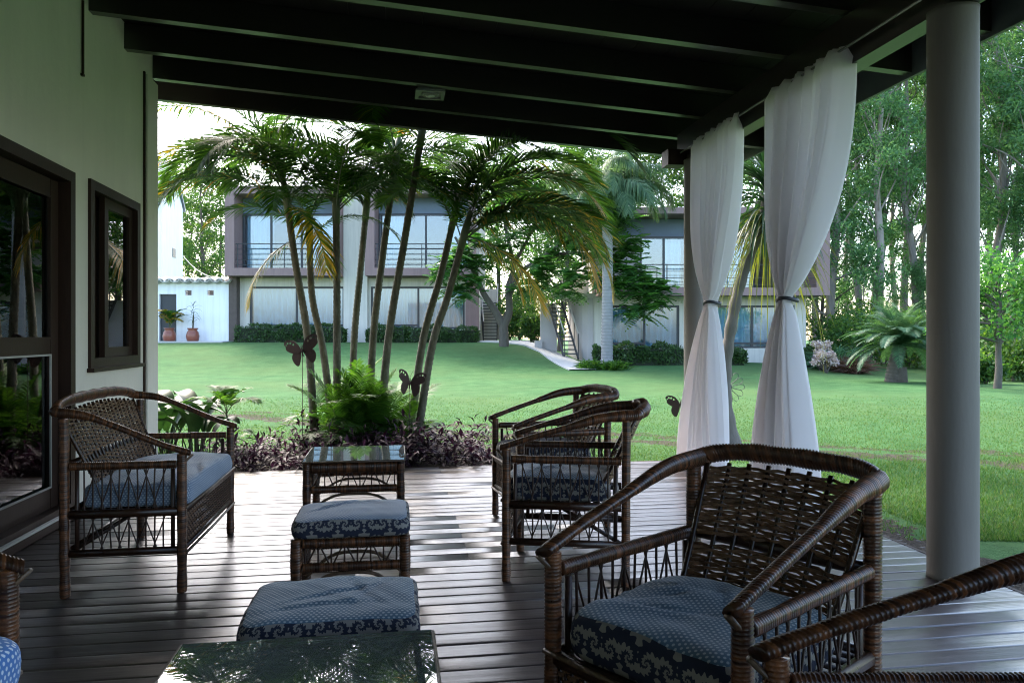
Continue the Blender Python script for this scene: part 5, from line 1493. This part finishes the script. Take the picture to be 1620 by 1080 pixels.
for i in range(9):
    a = math.pi * i / 8
    tl.v += [(0.19 * math.cos(a), -0.32, 0.13 * math.sin(a)), (0.17 * math.cos(a), 0.35, 0.13 * math.sin(a) + 0.10), (0.16 * math.cos(a), -0.32, 0.10 * math.sin(a)), (0.14 * math.cos(a), 0.35, 0.10 * math.sin(a) + 0.10)]
for i in range(8):
    a = i * 4
    for (p, q_) in ((0, 1), (3, 2)): tl.f.append((a + p, a + q_, a + 4 + q_, a + 4 + p)); tl.m.append(0)
    tl.f.append((a, a + 4, a + 6, a + 2)); tl.m.append(0)
tl_me = tl.mesh('roof_tile', M_TILE)
for i in range(18):
    x = X(362) - 0.27 - i * 0.48
    link('roof_tile', tl_me, ob, (x, 0.02, Z(447) + 0.02), (0, 0, 0), 1.25)
    link('roof_tile', tl_me, ob, (x + 0.24, 0.0, Z(447) + 0.15), (0, R(180), 0), 1.25)
mb = MB(); mb.box(X(363) + 0.02, X(376), -0.15, 0.3, gz - 0.6, Z(438)); mb.build('pier', M_BRICKPIER, ob)
mb = MB(); mb.box(X(200), X(372), -1.6, -0.002, gz - 0.5, gz + 0.05); mb.build('apron_slab', M_CONC, ob)
w0 = PD(290, 405, 40); w1 = PD(362, 437, 36.2)
cb = MB(); cb.tube([w0.lerp(w1, t) - Vector((0, 0, 0.45 * 4 * t * (1 - t))) for t in [i / 12 for i in range(13)]], 0.02, 5)
tag(cb.build('overhead_cable', M_TRIM), 'thin pale cable hanging between the white house and the taupe block', 'cable')

# pots
POT = MB().lathe([(0.20, 0), (0.27, 0.10), (0.30, 0.28), (0.26, 0.46), (0.19, 0.56), (0.24, 0.62), (0.25, 0.66), (0.20, 0.66), (0.18, 0.60)], 20).mesh('pot', M_POT, True)
PF = [frond_mesh('frond', 1.05, 22, 0.34, 0.05, 75, e1, [M_FRONDTIP if s == 52 else M_SEEDLING, M_SHAFT], s, 0.3, 0.08, 0.4, None, 0.25, 0.014) for s, e1 in ((51, 0), (52, -35))]
for (px, lab, big) in ((268, 'terracotta pot with a bushy yellow green palm before the outbuilding door', True), (305, 'terracotta pot with a spiky dark plant before the white outbuilding', False)):
    b = CW((px - CXP) * 35.6 / F, 35.6, HC + (H0 - 541) * 35.6 / F)
    e = empty('potted_plant', b, 0, lab, 'potted plant', 'potted plants by the outbuilding')
    link('pot', POT, e, None, None, 1.0)
    m_ = MB(); m_.tube([(0, 0, 0.55), (0.03, 0, 1.0 if big else 1.25)], 0.035, 6); m_.build('stem', M_STEM, e)
    for i in range(16 if big else 20):
        if big: place_frond(e, PF[i % 2], (0, 0, 0.62 + 0.02 * i), i * 137, ci.uniform(0.8, 1.15), ci.uniform(-10, 10))
        else: link('leaf', SM[i % 3], e, (0.03, 0, 0.9 + 0.045 * i), (0, R(ci.uniform(-10, 20)), R(i * 137)), 0.55)

# ================================================================== HEDGES AND SHRUBS
def hedge(px0, px1, D, z0, z1, dep, lab, seed, n=5200):
    rng = np.random.default_rng(seed)
    a, b = (px0 - CXP) * D / F, (px1 - CXP) * D / F
    L = b - a; H_ = z1 - z0
    u = rng.uniform(-0.5, 0.5, (n, 3)) 
    # on the skin of a rounded box
    m_ = np.argmax(np.abs(u) * np.array([L, dep, H_]) / np.array([L, dep, H_]), axis=1)
    for ax in range(3):
        s_ = m_ == ax; u[s_, ax] = np.sign(u[s_, ax]) * (0.5 - np.abs(rng.normal(size=s_.sum())) * 0.04)
    pos = u * np.array([L, dep, H_])
    bump = 0.07 * np.sin(pos[:, 0] * 4.1 + seed) + 0.05 * np.sin(pos[:, 0] * 9.7) + 0.035 * np.sin(pos[:, 2] * 11 + pos[:, 0] * 5)
    pos[:, 2] += bump * (u[:, 2] > 0.2) ; pos[:, 1] += bump * np.sign(u[:, 1]) * 0.6
    pos[:, 2] += H_ / 2
    v, q_ = leaf_cloud(rng, pos, 0.11, 0.062, 0.4)
    e = empty('hedge', CW((a + b) / 2, D, z0), -TH, lab, 'hedge', 'clipped hedges before the blocks')
    link('foliage', np_mesh('foliage', v, q_, M_HEDGE), e)
    c_ = MB(); c_.box(-L / 2 + 0.1, L / 2 - 0.1, -dep / 2 + 0.1, dep / 2 - 0.1, -0.1, H_ - 0.12); c_.build('twigs', M_HEDGECORE, e)
k = 35.4 / F
zz = lambda py, D: HC + (H0 - py) * D / F
hedge(375, 547, 35.3, zz(543, 35.3), zz(515, 35.3), 0.8, 'clipped hedge under the left ground floor window behind the palm clump', 1, 9000)
hedge(581, 644, 35.3, zz(543, 35.3), zz(517, 35.3), 0.8, 'short clipped hedge between the palm trunks under the right ground floor window', 2, 4200)
hedge(646, 757, 35.3, zz(543, 35.3), zz(519, 35.3), 0.8, 'clipped hedge running to the foot of the stairs right of the palm trunks', 3, 6500)
hedge(940, 1082, 29.7, zz(575, 29.7), zz(547, 29.7), 0.8, 'clipped hedge behind the smooth grey palm trunk, left of the corner column', 4, 8000)
hedge(1140, 1178, 29.7, zz(574, 29.7), zz(552, 29.7), 0.7, 'small clipped hedge seen between the two white curtains', 5, 2600)
hedge(1266, 1294, 29.6, zz(576, 29.6), zz(550, 29.6), 0.7, 'small round hedge at the right end of the block beside the blossom shrub', 6, 2200)
def shrub(px, D, rx, h_, mat, lab, seed, n=1800, ln=0.16, wd=0.07, spiky=False, name='shrub', cat='shrub', group='shrubs at the edge of the wood', dz=0.0):
    rng = np.random.default_rng(seed)
    b = ground_at(px, D); b.z += dz
    e = empty(name, b, 0, lab, cat, group)
    if spiky:
        base = rng.normal(size=(n, 3)) * np.array([rx * 0.3, rx * 0.3, 0]) ; base[:, 2] = 0
        d = unit(rng.normal(size=(n, 3)) * np.array([1, 1, 0.25]) + np.array([0, 0, 1.0]))
        s_ = unit(np.cross(d, rng.normal(size=(n, 3)))) * wd
        L = (h_ * rng.uniform(0.6, 1.15, n))[:, None]
        mid = base + d * L * 0.6; tip = base + d * L + np.array([0, 0, -0.25]) * L + d * np.array([1, 1, 0]) * L * 0.25
        v = np.stack([base - s_ / 2, base + s_ / 2, mid + s_ / 2, mid - s_ / 2, tip], 1).reshape(-1, 3)
        i0 = np.arange(n)[:, None] * 5
        fq = np.concatenate([i0 + np.array([[0, 1, 2]]), i0 + np.array([[0, 2, 3]]), i0 + np.array([[3, 2, 4]])])
        link('foliage', np_mesh('foliage', v, fq, mat), e)
    else:
        cen, rad = [], []
        for _ in range(16):
            cen.append((rng.uniform(-rx, rx) * 0.75, rng.uniform(-rx, rx) * 0.6, h_ * rng.uniform(0.2, 0.8))); rad.append(rx * rng.uniform(0.28, 0.5))
        link('foliage', crown_mesh('foliage', rng, cen, rad, n // 16, ln, wd, mat, 0, 0.55), e)
        m_ = MB()
        for c_ in cen[:8]: m_.tube([(0, 0, 0), (c_[0] * 0.6, c_[1] * 0.6, c_[2] * 0.7), c_], [0.03, 0.02, 0.006], 5, cap=False)
        m_.build('stems', M_BARK, e)['kind'] = 'stuff'
    return e
# under the grey palm
shrub(935, 27.9, 0.5, 0.55, M_SEEDLING, 'bright grassy tuft at the left foot of the smooth grey palm trunk', 1, 420, wd=0.035, spiky=True, name='grass_tuft', cat='plant', group='tufts at the grey palm')
shrub(972, 27.7, 0.55, 0.50, M_SEEDLING, 'bright grassy tuft right of the smooth grey palm trunk with one tall stalk', 2, 460, wd=0.035, spiky=True, name='grass_tuft', cat='plant', group='tufts at the grey palm')
shrub(1308, 27.0, 0.42, 0.95, M_BLOSSOM, 'shrub covered in pale pink blossom at the end of the block behind the curtains', 3, 1300, 0.09, 0.07, name='blossom_shrub')
shrub(1297, 28.2, 0.5, 1.25, M_BLOSSOM, 'taller whitish blossom shrub against the end of the block', 4, 1100, 0.09, 0.07, name='blossom_shrub')
shrub(1348, 27.5, 0.6, 0.9, M_RUSSET, 'low russet ornamental grass left of the stout feathery palm', 5, 600, wd=0.03, spiky=True, name='russet_grass', cat='plant')
shrub(1322, 28.5, 0.7, 1.35, M_PHOENIX, 'tall grey green grass clump behind the blossom shrubs', 6, 420, wd=0.05, spiky=True, name='tall_grass', cat='plant')
su = [(1375, 31, 1.7, 2.6), (1438, 32, 1.8, 2.4), (1470, 30, 1.5, 2.2), (1560, 22.5, 0.75, 1.1), (1603, 27, 1.5, 1.9), (1640, 25, 1.4, 1.8), (1330, 34, 2.0, 3.0), (1400, 36, 2.2, 2.6), (1500, 34, 2.2, 2.6), (1580, 34, 2.4, 3.2), (1660, 34, 2.4, 3.2), (1530, 30, 1.6, 1.8)]
for i, (px, D, rx, h_) in enumerate(sorted(su)):
    shrub(px, D, rx, h_, M_DARKTREE, f'{ORD[i]} dark green shrub from the left in the undergrowth at the edge of the wood', 60 + i, 2600, 0.17, 0.09)
for i, (px, D, rx, h_) in enumerate([(822, 39, 1.2, 2.2), (840, 37, 0.9, 1.5), (806, 43, 1.8, 3.2), (850, 44, 1.8, 3.6)]):
    shrub(px, D, rx, h_, M_DARKTREE, ['rounded bush in the gap between the blocks, left of the low grey wall', 'small bush behind the low grey wall in the gap between the blocks', 'tall bush behind the forked tree in the gap between the blocks', 'tallest bush at the back of the gap, left of the black stairs'][i], 90 + i, 2600, 0.17, 0.08, group='bushes between the blocks')

# ================================================================== TREES
def limb(mb, a, b, r0, r1, bend, rng, n=6):
    a, b = Vector(a), Vector(b)
    m_ = a.lerp(b, 0.5) + Vector(rng.normal(size=3)) * bend * (b - a).length
    pts = cat_rom([a, m_, b], n)
    mb.tube(pts, [r0 + (r1 - r0) * i / (len(pts) - 1) for i in range(len(pts))], 7, cap=False)
def euc_variant(seed, H_=22.0, base=0.22, rad=2.6, n=70, per=180, lsize=(0.24, 0.085), mat=None, trunk_r=0.24, bark=None):
    rng = np.random.default_rng(seed)
    mb = MB(); pts = [Vector((0, 0, -0.3))]
    x = y = 0.0
    for i in range(1, 8):
        x += rng.normal() * 0.18 * H_ / 22; y += rng.normal() * 0.18 * H_ / 22
        pts.append(Vector((x, y, H_ * i / 7)))
    tp_ = cat_rom(pts, 4)
    mb.tube(tp_, [trunk_r * (1 - 0.88 * i / (len(tp_) - 1)) + 0.12 * trunk_r * max(0, 1 - i / 3) for i in range(len(tp_))], 9, cap=False)
    cen, rr_ = [], []
    for i in range(n):
        t = base + (1 - base) * (rng.random() ** 0.85)
        c0 = tp_[int(t * (len(tp_) - 1))]
        a = rng.uniform(0, 6.283); r_ = rad * (0.35 + 0.65 * math.sin(math.pi * min(1, 0.15 + 0.8 * (t - base) / (1 - base)))) * rng.uniform(0.35, 1.0)
        e_ = (c0.x + r_ * math.cos(a), c0.y + r_ * math.sin(a), c0.z + rng.uniform(0.2, 1.6) * min(1, H_ / 12))
        if i % 2 == 0:
            s0 = tp_[max(0, int((t - 0.08) * (len(tp_) - 1)))]
            limb(mb, s0, e_, 0.06 * (1.3 - t), 0.015, 0.12, rng, 4)
        cen.append(e_); rr_.append(rng.uniform(0.45, 1.1) * min(1, rad / 2.2))
    cm = crown_mesh('crown', rng, cen, rr_, per, lsize[0], lsize[1], mat or M_EUC, 0.5, 0.25)
    return mb.mesh('trunk', bark or M_EUCBARK, True), cm
EV = [euc_variant(200 + i, 22 + 2 * (i % 3), 0.16 + 0.08 * (i % 3), 2.2 + 0.4 * (i % 2)) for i in range(5)]
def put_tree(name, variant, px, D, s, rot, lab, cat, group, dz=0.0):
    b = ground_at(px, D); b.z += dz
    e = empty(name, b, rot, lab, cat, group)
    link('trunk', variant[0], e, None, None, s); link('crown', variant[1], e, None, None, s)
    return e
tr_rng = random.Random(77)
wood = []
for (px, D) in [(1236, 46), (1262, 40), (1292, 44), (1318, 37), (1338, 50), (1352, 41), (1378, 46), (1392, 36), (1412, 52), (1430, 43), (1449, 38), (1466, 47), (1492, 52), (1512, 41), (1536, 46), (1560, 38), (1578, 50), (1600, 42), (1626, 36), (1650, 47), (1690, 40), (1205, 52), (1165, 47)]:
    wood.append((px, D))
wood.sort()
for i, (px, D) in enumerate(wood):
    put_tree('eucalyptus_tree', EV[(i * 2 + int(px)) % 5], px, D, tr_rng.uniform(0.85, 1.15), tr_rng.uniform(0, 6.28), f'{ORD[i]} tall eucalyptus from the left in the wood beyond the lawn', 'tree', 'tall eucalyptus trees of the wood')
# trees behind the blocks and between them
DV = [euc_variant(300 + i, 11 + 2 * i, 0.22, 2.8, 62, 170, (0.21, 0.10), M_DARKTREE, 0.2, M_BARK) for i in range(3)]
YV = [euc_variant(330 + i, 9 + 1.5 * i, 0.20, 2.6, 56, 190, (0.20, 0.085), M_EUC, 0.13, M_BARK) for i in range(3)]
beh = [(325, 60, 0, 1.15, 'dense dark green tree filling the gap between white house and taupe block'), (350, 64, 1, 1.0, 'lighter green tree behind the gap between white house and taupe block'), (298, 68, 2, 0.95, 'tall tree peeping over the outbuilding right beside the white house'),
       (640, 62, 2, 0.95, 'leafy tree rising over the roof right behind the tallest palm'), (735, 52, 1, 1.0, 'leafy tree over the right end of the palm clump block'), (790, 56, 0, 1.1, 'dense tree behind the forked tree and the gap'),
       (842, 60, 2, 0.95, 'tall leafy tree at the back of the gap between the blocks'), (885, 50, 1, 1.05, 'leafy tree standing behind the black stairs'), (925, 55, 0, 1.2, 'dark leafy tree behind the drooping palm crown'),
       (985, 48, 2, 0.95, 'leafy tree over the roof behind the drooping palm crown'), (1045, 50, 1, 1.05, 'leafy tree over the roof left of the corner column'), (1110, 46, 0, 1.2, 'dark tree over the roof behind the corner column')]
for (px, D, v_, s, lab) in beh:
    put_tree('leafy_tree', DV[v_], px, D, s, tr_rng.uniform(0, 6.28), lab, 'tree', 'leafy trees behind the blocks')
for i, (px, D, v_, s) in enumerate([(1296, 38, 0, 0.9), (1450, 38, 0, 0.5), (1640, 36, 2, 0.7)]):
    put_tree('young_tree', YV[v_], px, D, s, tr_rng.uniform(0, 6.28), f'{ORD[i]} leafy young tree from the left along the edge of the wood', 'tree', 'leafy young trees at the edge of the wood')
# small round-headed tree at the right
SV = euc_variant(400, 3.1, 0.42, 1.5, 34, 95, (0.15, 0.09), M_FERNY, 0.10, M_BARK)
put_tree('lawn_tree', SV, 1576, 19.6, 1.0, 1.0, 'small tree with layered bright green crown right of the near column', 'tree', None)
PT = euc_variant(401, 3.0, 0.6, 0.7, 16, 60, (0.15, 0.06), M_DARKTREE, 0.05, M_EUCBARK)
put_tree('sapling', PT, 1603, 25.5, 1.0, 0.3, 'pale thin sapling behind the small lawn tree', 'tree', None)

# the forked tree before the gap
D = 33.0
fb = PD(797, 558, D)
fb.z = terrain((797 - CXP) * D / F, D) - 0.05
ft = empty('forked_tree', fb, 0, 'forked tree with mottled bark and feathery leaves between the two blocks', 'tree')
rng = np.random.default_rng(12)
m_ = MB()
def PP(px, py, dd=0.0): return PD(px, py, D + dd) - fb
def br_(pts, r0, r1):
    q_ = cat_rom(pts, 6)
    m_.tube(q_, [r0 + (r1 - r0) * i / (len(q_) - 1) for i in range(len(q_))], 9, cap=False)
br_([Vector((0, 0, -0.2)), PP(797, 540), PP(796, 512)], 0.24, 0.20)
br_([PP(796, 515), PP(783, 492), PP(764, 462), PP(748, 425, -0.3), PP(720, 375, -0.8)], 0.20, 0.05)
br_([PP(797, 515), PP(806, 490), PP(804, 455), PP(812, 420, 0.3), PP(800, 360, 0.6), PP(790, 300, 0.6)], 0.19, 0.05)
br_([PP(805, 468), PP(825, 430, -0.4), PP(862, 405, -1.0), PP(905, 372, -1.8), PP(935, 340, -2.2)], 0.13, 0.04)
br_([PP(862, 405, -1.0), PP(915, 400, -2.2), PP(965, 412, -3.4), PP(1010, 430, -4.0)], 0.08, 0.03)
br_([PP(812, 420, 0.3), PP(850, 350, -0.6), PP(880, 290, -1.0)], 0.09, 0.03)
br_([PP(748, 425, -0.3), PP(725, 420, -1.0), PP(700, 425, -1.6)], 0.07, 0.02)
m_.build('trunk', M_BARK, ft, True)
tips = [(735, 400, -.6), (715, 415, -1.4), (700, 430, -1.8), (745, 450, -1.0), (760, 415, -.8), (790, 400, 0), (780, 340, .5), (800, 310, .6), (830, 330, -.4), (850, 360, -.8), (872, 300, -1), (895, 330, -1.4), (880, 400, -1.6), (905, 375, -2), (925, 340, -2.2), (940, 400, -2.6),
        (915, 430, -2.4), (900, 455, -2.2), (975, 400, -3.6), (1000, 425, -4), (1020, 450, -4.2), (990, 455, -4), (1030, 475, -4.2), (960, 375, -3.0), (985, 340, -3), (950, 440, -3), (855, 445, -1.2), (830, 455, -1), (725, 460, -1.2), (860, 420, -1.4), (1015, 490, -4.2), (820, 380, -.3), (905, 290, -1.6), (935, 310, -2.2), (1000, 390, -3.8), (985, 425, -3.8), (1040, 455, -4.2), (970, 450, -3.6), (925, 385, -2.6), (890, 355, -1.8), (865, 330, -1.2), (760, 380, -.5), (840, 290, -.6)]
fern = MB()
frn = random.Random(6)
for (px, py, dd) in tips:
    c0 = PP(px, py, dd)
    for _ in range(38):
        az = frn.uniform(0, 6.283); el = frn.uniform(-0.45, 0.7)
        d_ = Vector((math.cos(az) * math.cos(el), math.sin(az) * math.cos(el), math.sin(el)))
        L = frn.uniform(0.40, 0.85); s_ = d_.cross(Vector((0, 0, 1))).normalized()
        b0 = c0 + Vector((frn.uniform(-1, 1), frn.uniform(-1, 1), frn.uniform(-0.7, 0.7))) * 0.45
        nq = 9
        for j in range(nq):
            t = (j + 1) / nq
            p = b0 + d_ * L * t - Vector((0, 0, 0.35 * L * t * t))
            ww = 0.20 * math.sin(math.pi * (0.15 + 0.8 * t)) * L / 0.55
            for sg in (-1, 1):
                q_ = p + s_ * sg * ww + d_ * 0.05 - Vector((0, 0, 0.04))
                w_ = d_ * 0.036
                fern.quad(p - w_, p + w_, q_ + w_, q_ - w_)
fern.build('crown', M_FERNY, ft)

# ---- tall grey palm with drooping plumes
D = 28.3
qb = ground_at(960, D)
qp = empty('grey_palm', qb, 0, 'tall palm with smooth grey trunk and drooping plumes beside the path', 'palm tree')
pts = [qb, PD(961, 480, D), PD(961, 400, D), PD(961, 352, D)]
palm_trunk(qp, qb, pts, 0.225, 0.19, M_QUEENTRUNK, 0.12)
m_ = MB(); t0 = pts[-1] - qb
m_.tube([t0 - Vector((0, 0, 0.1)), t0 + Vector((0, 0, 0.4)), t0 + Vector((0, 0, 0.9))], [0.21, 0.23, 0.10], 10); m_.build('crownshaft', M_QUEEN, qp, True)
QF = [frond_mesh('frond', 3.3, 150, 0.70, 0.030, e0, e1, [M_QUEEN, M_QUEEN], s, 0.1, 0.55, 1.1, None, 0.15, 0.03) for s, e0, e1 in ((61, 76, -70), (62, 60, -86), (63, 35, -89), (64, 70, -40))]
for i in range(40):
    kq = (0, 1, 1, 2, 3, 0)[i % 6]
    place_frond(qp, QF[kq], t0 + Vector((0, 0, 0.5 + 0.5 * ci.random())), i * 137.5 + 20, ci.uniform(0.8, 1.05), ci.uniform(-8, 8), ci.uniform(-20, 20))

# ---- stout feathery palm on the right lawn
D = 22.6
pb = ground_at(1410, D)
ph = empty('stout_palm', pb, 0, 'stout palm with short leaning trunk and dense blue green fronds on the lawn', 'palm tree')
t1 = PD(1424, 548, D) - pb
m_ = MB(); q, tt = resample(cat_rom([Vector((0, 0, -0.1)), t1 * 0.5 + Vector((-0.03, 0, 0)), t1], 6), 0.035)
m_.tube(q, [0.21 + 0.03 * math.sin(i * 2.4) - 0.03 * t for i, t in enumerate(tt)], 9); m_.build('trunk', M_BARK, ph, True)
m_ = MB(); m_.tube([(0.20, -0.15, -0.1), (0.24, -0.16, 0.45)], [0.20, 0.13], 9); m_.build('old_stump', M_BARK, ph, True)
HF = [frond_mesh('frond', 2.0, 120, 0.36, 0.015, e0, e1, [M_PHOENIX, M_PHOENIX], s, 0.25, 0.15, 0.35, None, 0.10, 0.02) for s, e0, e1 in ((71, 80, 25), (72, 60, -10), (73, 36, -35), (74, 8, -60))]
for i in range(80):
    place_frond(ph, HF[(0, 1, 1, 2, 2, 3)[i % 6]], t1 + Vector((0, 0, 0.08 * ci.random())), i * 137.5, ci.uniform(0.66, 0.96), ci.uniform(-9, 9), ci.uniform(-15, 15))
